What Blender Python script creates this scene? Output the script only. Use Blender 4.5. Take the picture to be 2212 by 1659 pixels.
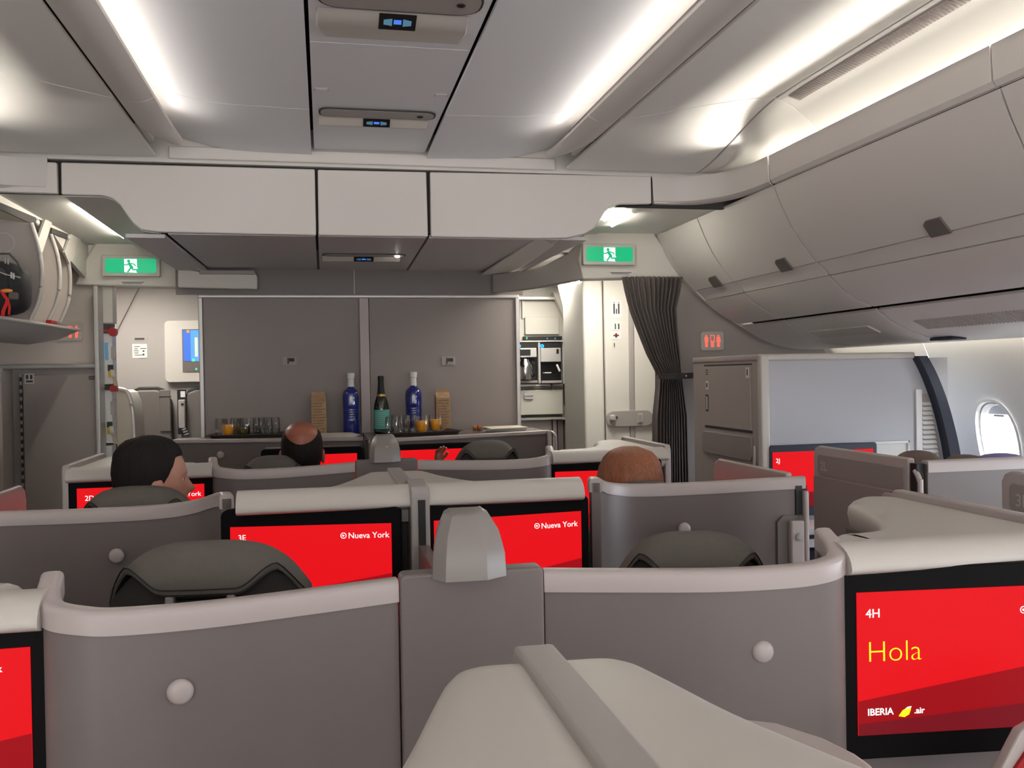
import bpy, math, random
from mathutils import Vector, Matrix
random.seed(7)
for o in list(bpy.data.objects): bpy.data.objects.remove(o)
S = bpy.context.scene
COL = S.collection
PI = math.pi
# ---------------------------------------------------------------- camera
F = 1950.; CX, CY = 1106., 829.5
YAW = math.atan(407/F); ROLL = 0.017; PITCH = -math.atan(20*math.cos(YAW)/F); H = 1.52
_f = Vector((math.sin(YAW)*math.cos(PITCH), math.cos(YAW)*math.cos(PITCH), math.sin(PITCH)))
_r = Vector((math.cos(YAW), -math.sin(YAW), 0)); _u = _r.cross(_f)
_c, _s = math.cos(ROLL), math.sin(ROLL)
RR = _r*_c - _u*_s; UU = _r*_s + _u*_c
CAM = Vector((0, 0, H))
cam = bpy.data.cameras.new('camera'); camo = bpy.data.objects.new('camera', cam); COL.objects.link(camo)
camo.matrix_world = Matrix.Translation(CAM) @ Matrix((RR, UU, -_f)).transposed().to_4x4()
cam.sensor_fit = 'HORIZONTAL'; cam.sensor_width = 36; cam.lens = F/2212*36; cam.clip_start = 0.02
S.camera = camo
def ray(px, py): return _f + RR*((px-CX)/F) - UU*((py-CY)/F)
def at(px, py, Y=None, Z=None, X=None):
    d = ray(px, py)
    t = Y/d[1] if Y is not None else ((Z-H)/d[2] if Z is not None else X/d[0])
    return CAM + d*t
# ---------------------------------------------------------------- world, exposure
S.view_settings.view_transform = 'Standard'; S.view_settings.look = 'None'
S.view_settings.exposure = 0.5; S.view_settings.gamma = 1; S.view_settings.use_curve_mapping = False
W = bpy.data.worlds.new('world'); S.world = W; W.use_nodes = True
W.node_tree.nodes['Background'].inputs[0].default_value = (1.0, .975, .96, 1)
W.node_tree.nodes['Background'].inputs[1].default_value = 2.3
L_AISLE, L_TUBE, L_DOOR, L_LAMP = 34.0, 3.0, 40.0, 24.0
# the cabin's cove lamps (both sides) and daylight outside the right-hand windows
def area(name, loc, aim, sx, sy, power, col, spread=180):
    l = bpy.data.lights.new(name, 'AREA'); l.shape = 'RECTANGLE'; l.size = sx; l.size_y = sy; l.energy = power; l.color = col; l.spread = math.radians(spread)
    o = bpy.data.objects.new(name, l); COL.objects.link(o); o.location = loc
    d = (Vector(aim)-Vector(loc)).normalized(); z_ = -d; y_ = Vector((0, 1, 0)); x_ = y_.cross(z_).normalized()
    o.rotation_euler = Matrix((x_, z_.cross(x_), z_)).transposed().to_euler(); return o
for s in (-1, 1):
    area('aisle_cove_lamp', (.206+s*1.605, .45, 2.376), (.206+s*.7, .45, 2.42), .02, 5.9, 170, (1, .94, .85), 52)
    area('centre_cove_lamp', (.206+s*.785, .45, 2.436), (.206+s*.2, .45, 2.455), .02, 5.9, 3.6, (1, .95, .88), 100)
area('window_daylight', (4.3, 1.2, 1.9), (2.9, 1.2, 1.2), 2.4, 7.5, 2200, (.80, .88, 1.0))

# ---------------------------------------------------------------- materials
def srgb(r, g, b):
    def c(v):
        v /= 255.
        return v/12.92 if v <= .04045 else ((v+.055)/1.055)**2.4
    return (c(r), c(g), c(b), 1)
M = {}
def mat(name, col, rough=.5, metal=0, emit=0, bump=0, bscale=200, spec=.5, var=0, vscale=3, kind='noise', trans=0, ior=1.45, coat=0):
    m = bpy.data.materials.new(name); m.use_nodes = True; nt = m.node_tree; b = nt.nodes['Principled BSDF']
    b.inputs['Base Color'].default_value = col; b.inputs['Roughness'].default_value = rough
    b.inputs['Metallic'].default_value = metal; b.inputs['Specular IOR Level'].default_value = spec
    b.inputs['Transmission Weight'].default_value = trans; b.inputs['IOR'].default_value = ior
    b.inputs['Coat Weight'].default_value = coat
    if emit:
        b.inputs['Base Color'].default_value = tuple(c*(.02 if 'screen' in name else .15) for c in col[:3])+(1,); b.inputs['Emission Color'].default_value = col; b.inputs['Emission Strength'].default_value = emit
    if bump or var:
        tc = nt.nodes.new('ShaderNodeTexCoord')
        if kind == 'hair':
            mp = nt.nodes.new('ShaderNodeMapping'); mp.inputs['Scale'].default_value = (1, 1, .05); n = nt.nodes.new('ShaderNodeTexNoise'); n.inputs['Scale'].default_value = bscale; n.inputs['Detail'].default_value = 4
            nt.links.new(tc.outputs['Object'], mp.inputs[0]); nt.links.new(mp.outputs[0], n.inputs['Vector'])
        elif kind == 'wave':
            n = nt.nodes.new('ShaderNodeTexWave'); n.inputs['Scale'].default_value = bscale; n.inputs['Distortion'].default_value = 4
        else:
            n = nt.nodes.new('ShaderNodeTexNoise'); n.inputs['Scale'].default_value = bscale
        if kind != 'hair': nt.links.new(tc.outputs['Object'], n.inputs['Vector'])
        if bump:
            bp = nt.nodes.new('ShaderNodeBump'); bp.inputs['Strength'].default_value = bump; bp.inputs['Distance'].default_value = .002
            nt.links.new(n.outputs['Fac'], bp.inputs['Height']); nt.links.new(bp.outputs['Normal'], b.inputs['Normal'])
        if var:
            n2 = n
            if kind == 'noise':
                n2 = nt.nodes.new('ShaderNodeTexNoise'); n2.inputs['Scale'].default_value = vscale
                nt.links.new(tc.outputs['Object'], n2.inputs['Vector'])
            mx = nt.nodes.new('ShaderNodeMix'); mx.data_type = 'RGBA'
            mx.inputs[6].default_value = tuple(c*(1-var) for c in col[:3])+(1,)
            mx.inputs[7].default_value = tuple(min(1, c*(1+var)) for c in col[:3])+(1,)
            nt.links.new(n2.outputs['Fac'], mx.inputs[0]); nt.links.new(mx.outputs[2], b.inputs['Base Color'])
    M[name] = m; return m
mat('ceiling_white', (.84, .82, .78, 1), .45, bump=.03, bscale=500)
mat('ceiling_cool', (.80, .80, .83, 1), .42, bump=.03, bscale=500)
mat('bin_white', (.68, .64, .61, 1), .45, bump=.03, bscale=500)
mat('beam_white', (.74, .70, .66, 1), .5, bump=.03, bscale=500)
mat('soffit_grey', (.62, .59, .60, 1), .5)
mat('seam', (.05, .045, .045, 1), .8)
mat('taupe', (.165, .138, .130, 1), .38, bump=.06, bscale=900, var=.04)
mat('taupe_dark', (.15, .13, .12, 1), .45, bump=.05, bscale=900)
mat('cap', (.44, .38, .362, 1), .34)
mat('shell_white', (.56, .52, .475, 1), .40, bump=.02, bscale=800)
mat('strip_grey', (.36, .33, .31, 1), .45)
mat('hump', (.25, .225, .21, 1), .35)
mat('bezel', (.006, .0055, .006, 1), .6, spec=.08)
mat('cool_panel', (.46, .46, .49, 1), .4)
mat('black', (.010, .009, .009, 1), .5)
mat('fabric', (.125, .112, .098, 1), .85, bump=.4, bscale=1200, var=.08, vscale=60)
mat('fabric_dark', (.05, .046, .042, 1), .9, bump=.4, bscale=1200)
mat('knit', (.36, .33, .28, 1), .9, bump=.9, bscale=260, kind='wave')
mat('partition', (.28, .24, .228, 1), .5, bump=.05, bscale=700, var=.03)
mat('closet', (.38, .335, .31, 1), .5, bump=.05, bscale=700, var=.03)
mat('warm_wall', (.64, .57, .52, 1), .55, bump=.04, bscale=700)
mat('trim_metal', (.55, .53, .51, 1), .35, metal=.35)
mat('chrome', (.7, .69, .68, 1), .2, metal=1)
mat('door_cream', (.66, .63, .57, 1), .5)
mat('galley_cream', (.52, .50, .44, 1), .45)
mat('wall_grey', (.36, .33, .31, 1), .6)
mat('sidewall', (.70, .69, .66, 1), .5, bump=.03, bscale=500)
mat('counter', (.13, .10, .09, 1), .3, var=.15, vscale=20)
mat('tray', (.07, .06, .055, 1), .4)
mat('curtain', (.14, .118, .11, 1), .85, bump=.3, bscale=800)
mat('carpet', (.13, .12, .12, 1), .95, bump=.5, bscale=700, var=.2, vscale=90)
mat('carton', (.42, .27, .15, 1), .7, var=.35, bscale=60, vscale=60)
mat('carton_line', (.16, .09, .05, 1), .8)
mat('blue_glass', (.010, .022, .20, 1), .06, spec=.9, coat=.6)
mat('green_glass', (.008, .014, .008, 1), .05, spec=.9, coat=.6)
mat('foil_gold', (.55, .40, .12, 1), .35, metal=.8)
mat('teal', (.10, .40, .34, 1), .6)
mat('white_plastic', (.75, .75, .74, 1), .4)
mat('juice', (.95, .44, .01, 1), .3)
mat('wine', (.32, .27, .06, 1), .1, trans=.6)
mat('cork', (.30, .10, .03, 1), .5, var=.4, bscale=120, vscale=120)
mat('paper', (.62, .55, .45, 1), .7)
mat('paper_white', (.72, .71, .69, 1), .7)
m_ = bpy.data.materials.new('glass'); m_.use_nodes = True; nt_ = m_.node_tree; nt_.nodes.clear()
_o = nt_.nodes.new('ShaderNodeOutputMaterial'); _x = nt_.nodes.new('ShaderNodeMixShader'); _t = nt_.nodes.new('ShaderNodeBsdfTransparent'); _g = nt_.nodes.new('ShaderNodeBsdfGlossy'); _l = nt_.nodes.new('ShaderNodeLayerWeight')
_t.inputs[0].default_value = (.985, .985, .985, 1); _g.inputs[1].default_value = .03; _l.inputs[0].default_value = .35
nt_.links.new(_l.outputs['Facing'], _x.inputs[0]); nt_.links.new(_t.outputs[0], _x.inputs[1]); nt_.links.new(_g.outputs[0], _x.inputs[2]); nt_.links.new(_x.outputs[0], _o.inputs[0]); M['glass'] = m_
m_ = m_.copy(); m_.name = 'pane'; M['pane'] = m_; m_.node_tree.nodes['Layer Weight'].inputs[0].default_value = .1
mat('skin', (.50, .24, .17, 1), .55, bump=.05, bscale=300)
mat('skin_scalp', (.34, .115, .07, 1), .42, bump=.05, bscale=300)
mat('hair_dark', (.010, .007, .006, 1), .7, bump=1., bscale=220, kind='hair', spec=.25)
mat('hair_red', (.30, .105, .05, 1), .5, bump=1., bscale=260, kind='hair', var=.75)
mat('shirt', (.10, .11, .15, 1), .9)
mat('shirt_green', (.14, .16, .11, 1), .9)
mat('red_plastic_and_reflection', (.35, .005, .008, 1), .4)  # latches and red print; also paints the corner panel's screen reflection
mat('red_cloth', (.65, .02, .015, 1), .7)
mat('bag', (.018, .018, .02, 1), .7, bump=.3, bscale=500)
mat('yellow', (.60, .45, .05, 1), .6)
mat('orange', (.9, .35, .06, 1), .6)
mat('navy', (.02, .025, .045, 1), .5)
mat('pillow_brown', (.16, .12, .10, 1), .9, bump=.5, bscale=200)
mat('purple_cloth', (.22, .20, .42, 1), .9)
mat('label_ink', (.06, .05, .05, 1), .8)
mat('blue_label', (.18, .48, .75, 1), .6)
mat('red_screen', srgb(232, 20, 28), .5, emit=.72, spec=.1)
mat('red_screen_dark', srgb(160, 16, 24), .5, emit=.72, spec=.1)
mat('red_screen_deep', srgb(122, 22, 32), .5, emit=.72, spec=.1)
mat('screen_white', (1, 1, 1, 1), .4, emit=.95)
mat('screen_yellow', srgb(245, 240, 20), .4, emit=1.0)
mat('exit_green', srgb(0, 190, 128), .4, emit=.62)
mat('exit_white', (.85, 1, 1, 1), .4, emit=.9)
mat('lav_red', (1, .11, .07, 1), .4, emit=1.1)
mat('blue_led', (.02, .28, 1, 1), .4, emit=2)
mat('green_led', (.1, .8, .3, 1), .4, emit=1)
mat('blue_screen', (.05, .16, .62, 1), .4, emit=1)
mat('blue_screen_light', (.09, .33, .90, 1), .4, emit=1)
mat('pale_yellow_light', (.85, .88, .45, 1), .4, emit=.9)
mat('light_aisle', (1, .93, .80, 1), .5, emit=L_AISLE)
mat('light_tube', (1, .92, .78, 1), .5, emit=L_TUBE)
mat('light_door', (1, .95, .82, 1), .5, emit=L_DOOR)
mat('light_wall', (1, .92, .76, 1), .5, emit=7)
mat('light_lamp', (1, .95, .86, 1), .5, emit=L_LAMP)

mat('blind', (.62, .63, .65, 1), .5)

# ---------------------------------------------------------------- mesh helpers
class MB:
    def __init__(s): s.v = []; s.f = []
    def add(s, vs, fs):
        n = len(s.v); s.v += [tuple(v) for v in vs]; s.f += [tuple(i+n for i in f) for f in fs]; return s
    def box(s, x0, x1, y0, y1, z0, z1):
        return s.add([(x, y, z) for x in (x0, x1) for y in (y0, y1) for z in (z0, z1)],
                     [(0, 1, 3, 2), (4, 6, 7, 5), (0, 4, 5, 1), (2, 3, 7, 6), (0, 2, 6, 4), (1, 5, 7, 3)])
    def prism(s, poly, a, b, ax='y'):
        n = len(poly)
        def mk(p, t): return {'y': (p[0], t, p[1]), 'z': (p[0], p[1], t), 'x': (t, p[0], p[1])}[ax]
        vs = [mk(p, a) for p in poly]+[mk(p, b) for p in poly]
        return s.add(vs, [tuple(range(n)), tuple(range(2*n-1, n-1, -1))]+[(i, i+n, (i+1) % n+n, (i+1) % n) for i in range(n)])
    def rings(s, rs, caps=True, close=True):
        n = len(rs[0]); vs = [v for r in rs for v in r]; fs = []
        for k in range(len(rs)-1):
            for i in range(n if close else n-1):
                j = (i+1) % n; fs.append((k*n+i, k*n+j, (k+1)*n+j, (k+1)*n+i))
        if caps and close: fs += [tuple(range(n-1, -1, -1)), tuple(range((len(rs)-1)*n, len(rs)*n))]
        return s.add(vs, fs)
    def fill(s, pts):
        from mathutils.geometry import tessellate_polygon
        return s.add(pts, [tuple(t) for t in tessellate_polygon([[Vector(p) for p in pts]])])
    def surf(s, rows): return s.rings(rows, False, False)
    def lathe(s, prof, x, y, z=0, n=24):
        rs = [[(x+r*math.cos(2*PI*i/n), y+r*math.sin(2*PI*i/n), z+h) for i in range(n)] for r, h in prof]
        return s.rings(rs)
    def tube(s, pts, r, n=10):
        pts = [Vector(p) for p in pts]; rs = []
        for i, p in enumerate(pts):
            t = (pts[min(i+1, len(pts)-1)]-pts[max(i-1, 0)]).normalized()
            a = t.orthogonal() if abs(t.z) > .99 else t.cross(Vector((0, 0, 1))); a.normalize(); b = t.cross(a)
            q = r[i] if isinstance(r, (list, tuple)) else r
            rs.append([p+a*q*math.cos(2*PI*k/n)+b*q*math.sin(2*PI*k/n) for k in range(n)])
        return s.rings(rs)
    def ell(s, c, r, n=20, m=12, fn=None):
        rs = []
        for j in range(m+1):
            t = -PI/2+PI*j/m; row = []
            for i in range(n):
                a = 2*PI*i/n; d = Vector((math.cos(t)*math.cos(a), math.cos(t)*math.sin(a), math.sin(t)))
                if fn: d = fn(d)
                row.append((c[0]+r[0]*d[0], c[1]+r[1]*d[1], c[2]+r[2]*d[2]))
            rs.append(row)
        return s.rings(rs)
    def xf(s, m): s.v = [tuple(m @ Vector(v)) for v in s.v]; return s
    def build(s, name, m, parent=None, bevel=0, smooth=False, solid=0, seg=2, offs=0, sub=0):
        me = bpy.data.meshes.new(name); me.from_pydata(s.v, [], s.f); me.validate(); me.update()
        me.materials.append(M[m] if isinstance(m, str) else m)
        o = bpy.data.objects.new(name, me); COL.objects.link(o)
        import bmesh
        bm = bmesh.new(); bm.from_mesh(me)
        bmesh.ops.remove_doubles(bm, verts=bm.verts, dist=1e-6)
        bmesh.ops.recalc_face_normals(bm, faces=bm.faces); bm.to_mesh(me); bm.free()
        if smooth:
            for p in me.polygons: p.use_smooth = True
        if smooth and not bevel: es = True
        else: es = False
        if solid:
            d = o.modifiers.new('solid', 'SOLIDIFY'); d.thickness = solid; d.offset = offs
        if bevel:
            d = o.modifiers.new('bevel', 'BEVEL'); d.width = bevel; d.segments = seg; d.limit_method = 'ANGLE'; d.angle_limit = .6
            for p in me.polygons: p.use_smooth = True
            w = o.modifiers.new('wn', 'WEIGHTED_NORMAL'); w.keep_sharp = False
        if es and not sub:
            d = o.modifiers.new('split', 'EDGE_SPLIT'); d.split_angle = .75
        if sub:
            d = o.modifiers.new('sub', 'SUBSURF'); d.levels = sub; d.render_levels = sub
        if parent: par(o, parent)
        return o
INV = {}
def par(o, p):
    o.parent = p
    o.matrix_parent_inverse = INV.get(p.name, Matrix.Identity(4))
    INV[o.name] = Matrix.Identity(4)
def tag(o, label=None, cat=None, group=None, kind=None):
    if label: o['label'] = label
    if cat: o['category'] = cat
    if group: o['group'] = group
    if kind: o['kind'] = kind
    return o
def thing(name, loc, label, cat, group=None, kind=None):
    o = bpy.data.objects.new(name, None); COL.objects.link(o); o.location = loc; o.empty_display_size = .05
    INV[o.name] = Matrix.Translation(-Vector(loc))
    return tag(o, label, cat, group, kind)
def rr(x0, x1, z0, z1, r, n=5):
    p = []
    for cx, cz, a0 in ((x1-r, z1-r, 0), (x0+r, z1-r, 90), (x0+r, z0+r, 180), (x1-r, z0+r, 270)):
        for k in range(n+1):
            a = math.radians(a0+90*k/n); p.append((cx+r*math.cos(a), cz+r*math.sin(a)))
    return p
def spline(pts, k=8):
    pts = [Vector(p) for p in pts]; out = []
    P = [pts[0]*2-pts[1]]+pts+[pts[-1]*2-pts[-2]]
    for i in range(1, len(P)-2):
        a, b, c, d = P[i-1:i+3]
        for j in range(k):
            t = j/k
            out.append(.5*((2*b)+(c-a)*t+(2*a-5*b+4*c-d)*t*t+(3*b-a-3*c+d)*t**3))
    out.append(pts[-1]); return out
def text(body, size, mtx, m, parent, name='lettering', align='LEFT', bold=0, shear=0, ext=.0004):
    cu = bpy.data.curves.new('t', 'FONT'); cu.body = body; cu.size = size; cu.align_x = align; cu.extrude = ext; cu.offset = bold; cu.shear = shear
    cu.resolution_u = 4
    o = bpy.data.objects.new('t', cu); COL.objects.link(o)
    bpy.context.view_layer.update()
    me = bpy.data.meshes.new_from_object(o.evaluated_get(bpy.context.evaluated_depsgraph_get()))
    bpy.data.objects.remove(o); me.transform(mtx); me.materials.clear(); me.materials.append(M[m]); me.name = name
    q = bpy.data.objects.new(name, me); COL.objects.link(q)
    if parent: par(q, parent)
    return q
FACE = Matrix.Rotation(PI/2, 4, 'X')      # text plane facing -Y, reading left to right toward +X
XC = .206                                # centreline of the cabin

# ================================================================ THE SETTING
# floor
b = MB().box(-2.9, 3.3, -2.5, 7.6, -.04, 0).build('floor', 'carpet'); tag(b, kind='structure')
# ---- centre ceiling: service strip, two panels
ZC = 2.455
Y0, YE = -2.5, 3.78
def cz(u, y):
    z = ZC + .012*max(0, (u-.25)/.45) + (.060*((u-.50)/.30)**1.8 if u > .50 else 0)
    if y > 3.2: z -= .012*((y-3.2)/.5)**2
    return z
ceil = thing('ceiling', (XC, 1, ZC), None, None, kind='structure')
for s in (-1, 1):
    for ya, yb in ((Y0, .9), (.91, 3.20), (3.204, YE)):
        rows = []
        for k in range(7):
            y = ya+(yb-ya)*k/6
            rows.append([(XC+s*u, y, cz(u, y)) for u in (.237, .3, .40, .48, .54, .60, .65, .70, .74, .80)])
        MB().surf(rows).build('ceiling_panel', 'ceiling_cool', ceil, smooth=True, solid=.012, offs=0)
for ya, yb in ((Y0, .9), (.905, 2.575), (2.58, YE)):
    MB().box(XC-.226, XC+.226, ya, yb, ZC+.002, ZC+.014).build('ceiling_strip', 'ceiling_cool', ceil)
MB().box(XC-.9, XC+.9, Y0, YE+.05, ZC+.088, ZC+.092).build('ceiling_backing', 'seam', ceil)
def service_unit(ya, ye, z, lab, zf=None, sc=1.0, lit=False, w=.205):
    t = thing('reading_light_unit', (XC, (ya+ye)/2, z), lab, 'light unit', 'ceiling reading light units')
    d = ye-ya; y1 = ya+d*.62
    m = [(XC+a, b_) for a, b_ in rr(-w, w, ya-.012, ya+d*.38, d*.17)]
    MB().prism(m, z-.004, z, 'z').build('rim', 'seam', t)
    MB().prism([(XC+a, b_) for a, b_ in rr(-w+.006, w-.006, ya-.006, ya+d*.38-.006, d*.15)], z-.005, z-.0035, 'z').build('recess', 'strip_grey', t)
    MB().add([(XC-w-.002, ya+d*.42, z), (XC+w*.9, ya+d*.42, z), (XC+w*.9, ya+d*.62, z-.022), (XC-w-.002, ya+d*.62, z-.022), (XC+w*.9, ye, z), (XC-w+.02, ye, z)], [(0, 1, 2, 3), (3, 2, 4, 5), (1, 4, 2), (0, 3, 5)]).build('sloped_panel', 'shell_white', t, bevel=.003)
    k = d*.47
    def S(u, v):   # point on the sloped rear-facing half
        return (XC+u, ya+d*(.42+.20*v)-.001, z-.022*v-.0015)
    MB().add([S(-.048, .08), S(.048, .08), S(.048, .92), S(-.048, .92)], [(0, 1, 2, 3)]).build('sign_glass', 'black', t, solid=.001)
    def T(u, v): p = S(u, v); return (p[0], p[1]-.0012, p[2]-.0008)
    MB().add([T(-.010, .38), T(.010, .38), T(.010, .62), T(-.010, .62)], [(0, 1, 2, 3)]).build('seatbelt_symbol', 'blue_screen', t)
    for s_ in (-1, 1): MB().add([T(s_*.014, .32), T(s_*.036, .40), T(s_*.036, .66), T(s_*.014, .72)], [(0, 1, 2, 3)]).build('seatbelt_symbol', 'blue_label', t)
    if lit: MB().ell((XC+.16, ya+d*.16, z-.008), (.012, .006, .004), 12, 8).build('lit_reading_light', 'light_door', t)
    else: MB().ell((XC+.15, ya+d*.18, z-.006), (.012, .012, .004), 12, 8).build('reading_light', 'black', t)
    return t
service_unit(2.19, 2.53, ZC, 'nearest overhead reading light unit with seatbelt sign, at the top picture edge')
service_unit(3.20, 3.42, ZC, 'middle reading light unit with seatbelt sign in the centre ceiling strip')
service_unit(4.42, 4.62, 2.117, 'far reading light unit with one lit lamp under the beam soffit', lit=True, w=.20)
for sx in (-1, 1): MB().box(XC+sx*.195-.022, XC+sx*.195+.022, 2.98, 3.01, ZC-.001, ZC+.003).build('access_tab', 'strip_grey', ceil)
for sx in (-1, 1): MB().box(XC+sx*.195-.020, XC+sx*.195+.020, 2.983, 3.007, ZC-.002, ZC+.003).build('access_tab', 'ceiling_cool', ceil)
# ---- cove ledges and side ceilings
def sz(u, y):
    K_ = ((.80, 2.400), (.90, 2.420), (1.0, 2.441), (1.1, 2.462), (1.2, 2.482), (1.3, 2.501), (1.44, 2.520), (1.50, 2.502), (1.56, 2.455), (1.60, 2.42), (1.66, 2.36), (1.80, 2.2))
    for i in range(len(K_)-1):
        if K_[i][0] <= u <= K_[i+1][0]:
            w = (u-K_[i][0])/(K_[i+1][0]-K_[i][0]); z = K_[i][1]*(1-w)+K_[i+1][1]*w
    if y > 2.98:
        t = (y-2.98)/.78; t = min(1, t); t = t*t*(3-2*t)
        z = z*(1-t) + 2.402*t
    return z
for s in (-1, 1):
    side = 'right' if s > 0 else 'left'
    cv = thing('trim_1' if s < 0 else 'trim_2', (XC+s*.78, 1, 2.41), None, None, kind='structure')
    for ya, yb in ((Y0, .9), (.902, 3.02), (3.022, 3.62)):
        rows = []
        n = 12
        for k in range(n+1):
            y = ya+(yb-ya)*k/n
            e = max(0, (y-3.25)/.37) if yb > 3.5 else 0
            e = min(1, e)
            w = 1-e**2.2*.75
            rows.append([(XC+s*(.712+(u-.712)*w), y, z*1.0+.012*e*e) for u, z in ((.712, 2.424), (.714, 2.416), (.735, 2.404), (.765, 2.398), (.795, 2.400), (.818, 2.408), (.824, 2.424))])
        MB().surf(rows).build('cove_ledge', 'bin_white', cv, smooth=True, solid=.004, offs=0)
    MB().box(*sorted((XC+s*.80, XC+s*.812)), Y0, 3.45, 2.428, 2.448).build('cove_light', 'light_tube', cv)
    MB().box(*sorted((XC+s*.813, XC+s*.83)), Y0, 3.6, 2.42, 2.545).build('cove_back', 'bin_white', cv)
    # side ceiling
    us1 = [.835, .9, 1.0, 1.1, 1.2, 1.3, 1.37, 1.428]; us2 = [1.438, 1.455, 1.48, 1.505, 1.53, 1.56, 1.60, 1.66]
    sc = thing('ceiling', (XC+s*1.2, 1, 2.44), None, None, kind='structure')
    for us in (us1, us2):
        for ya, yb in ((Y0, .9), (.904, 3.02 if us is us1 else 3.05), (3.026 if us is us1 else 3.056, 3.76)):
            n = 14; rows = []
            for k in range(n+1):
                y = ya+(yb-ya)*k/n; rows.append([(XC+s*u, y, sz(u, y)) for u in us])
            MB().surf(rows).build('side_ceiling_panel', 'ceiling_white', sc, smooth=True, solid=.01, offs=1)
    MB().box(*sorted((XC+s*1.42, XC+s*1.446)), Y0, 3.0, 2.532, 2.54).build('ceiling_groove', 'seam', sc)
    # air outlet grille
    gr = thing('air_outlet_grille', (XC+s*1.48, 2.56, 2.50), 'slotted air outlet grille in the %s side ceiling panel above the aisle' % side, 'vent')
    for yA, yB in ((2.1, 3.0),) if s > 0 else ((1.2, 2.1),):
        def gq(u0, u1, ya_, yb_, dz): return [(XC+s*u0, ya_, sz(u0, 1)-dz), (XC+s*u1, ya_, sz(u1, 1)-dz), (XC+s*u1, yb_, sz(u1, 1)-dz), (XC+s*u0, yb_, sz(u0, 1)-dz)]
        MB().add(gq(1.458, 1.503, yA, yB, .003), [(0, 1, 2, 3)]).build('grille_plate', 'cap', gr)
        mb = MB(); k = yA+.01
        while k < yB-.01: mb.add(gq(1.460, 1.501, k, k+.007, .005), [(0, 1, 2, 3)]); k += .0155
        mb.build('grille_slots', 'taupe_dark', gr)
    # valance over the bins with the aisle cove light on it
    v = thing('trim_3' if s < 0 else 'trim_4', (XC+s*1.57, 1, 2.33), None, None, kind='structure')
    for ya, yb in ((Y0, -.4), (-.395, .86), (.866, 2.12), (2.127, 3.36)):
        MB().prism([(XC+s*1.569, 2.387), (XC+s*1.574, 2.29), (XC+s*1.585, 2.275), (XC+s*1.60, 2.275), (XC+s*1.595, 2.387)], ya, yb).build('valance_panel', 'bin_white', v)
    # curved corner joining valance and beam
    cpts = spline([(1.569, 3.367), (1.562, 3.50), (1.52, 3.66), (1.44, 3.76), (1.36, 3.795), (1.238, 3.80)], 6)
    rows = []
    for p in cpts:
        k = max(0, min(1, (p.x-1.238)/(1.569-1.238)))
        zt = 2.397-.010*k; zb = 2.272+.004*k
        rows.append([(XC+s*p.x, p.y, zt), (XC+s*(p.x+.002), p.y, (zt+zb)/2), (XC+s*(p.x+.005), p.y, zb+.01), (XC+s*(p.x+.02), p.y+.01, zb), (XC+s*(p.x+.05), p.y+.05, zb+.003)])
    MB().surf(rows).build('valance_corner', 'bin_white', v, smooth=True, solid=.006, offs=0)
    MB().box(*sorted((XC+s*1.67, XC+s*1.69)), Y0, 3.42, 2.30, 2.32).build('cove_light', 'light_aisle', v)
    MB().box(*sorted((XC+s*1.61, XC+s*1.78)), Y0, 3.6, 2.28, 2.286).build('valance_base', 'seam', v)
    MB().box(*sorted((XC+s*1.5985, XC+s*1.6015)), Y0, 3.37, 2.28, 2.384).build('valance_leak_block', 'seam', v)  # added strip that stops cove light leaking through the valance joints
    MB().box(*sorted((XC+s*1.765, XC+s*1.775)), Y0, 3.6, 2.28, 2.52).build('added_bounce_board', 'ceiling_white', v)  # white board added out of view to bounce the cove light
# roof skin above everything (keeps daylight out)
tag(MB().box(-2.9, 3.3, Y0, 7.6, 2.56, 2.6).build('ceiling', 'seam'), kind='structure')

# ---- beam across the cabin
YB = 3.80
def P2(px, py, Y): p = at(px, py, Y=Y); return (p.x, p.z)
beam = thing('trim_5', (XC, YB, 2.2), None, None, kind='structure')
def fas(name, pts, m='beam_white', Y=YB, d=.03, bev=.006):
    return MB().prism([P2(x, y, Y) for x, y in pts], Y, Y+d).build(name, m, beam, bevel=bev)
fas('beam_panel', [(-90, 343), (122, 350), (124, 418), (-90, 412)])
fas('beam_panel', [(131, 350), (680, 365), (683, 508), (340, 501), (305, 496), (287, 482), (272, 462), (258, 441), (243, 429), (220, 422), (132, 420)])
fas('beam_panel', [(686, 366), (921, 371), (925, 511), (688, 508)])
fas('beam_panel', [(929, 371), (1407, 380), (1408, 440), (1340, 441), (1318, 447), (1306, 458), (1297, 474), (1285, 492), (1262, 505), (1225, 514), (1160, 515), (931, 511)])
fas('beam_panel', [(1413, 380), (1442, 380), (1442, 440), (1413, 440)])
# ledge strips above the beam
MB().prism([(-.585, 2.452), (-.585, 2.402), (1.0, 2.402), (1.0, 2.452)], 3.784, 3.797).build('beam_ledge', 'beam_white', beam, bevel=.006)
MB().box(-1.4, 1.85, 3.835, 3.86, 2.26, 2.5).build('beam_backing', 'seam', beam)
MB().prism([P2(686, 366, YB)]+[P2(x, y, YB) for x, y in [(150, 352), (150, 410), (245, 418), (275, 450), (310, 490), (684, 500), (1225, 503), (1280, 480), (1310, 440), (1400, 430), (1400, 378)]], 3.832, 3.85).build('beam_backing', 'seam', beam)
MB().box(-1.4, 1.80, 3.802, 3.83, 2.39, 2.54).build('beam_header', 'beam_white', beam)
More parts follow.
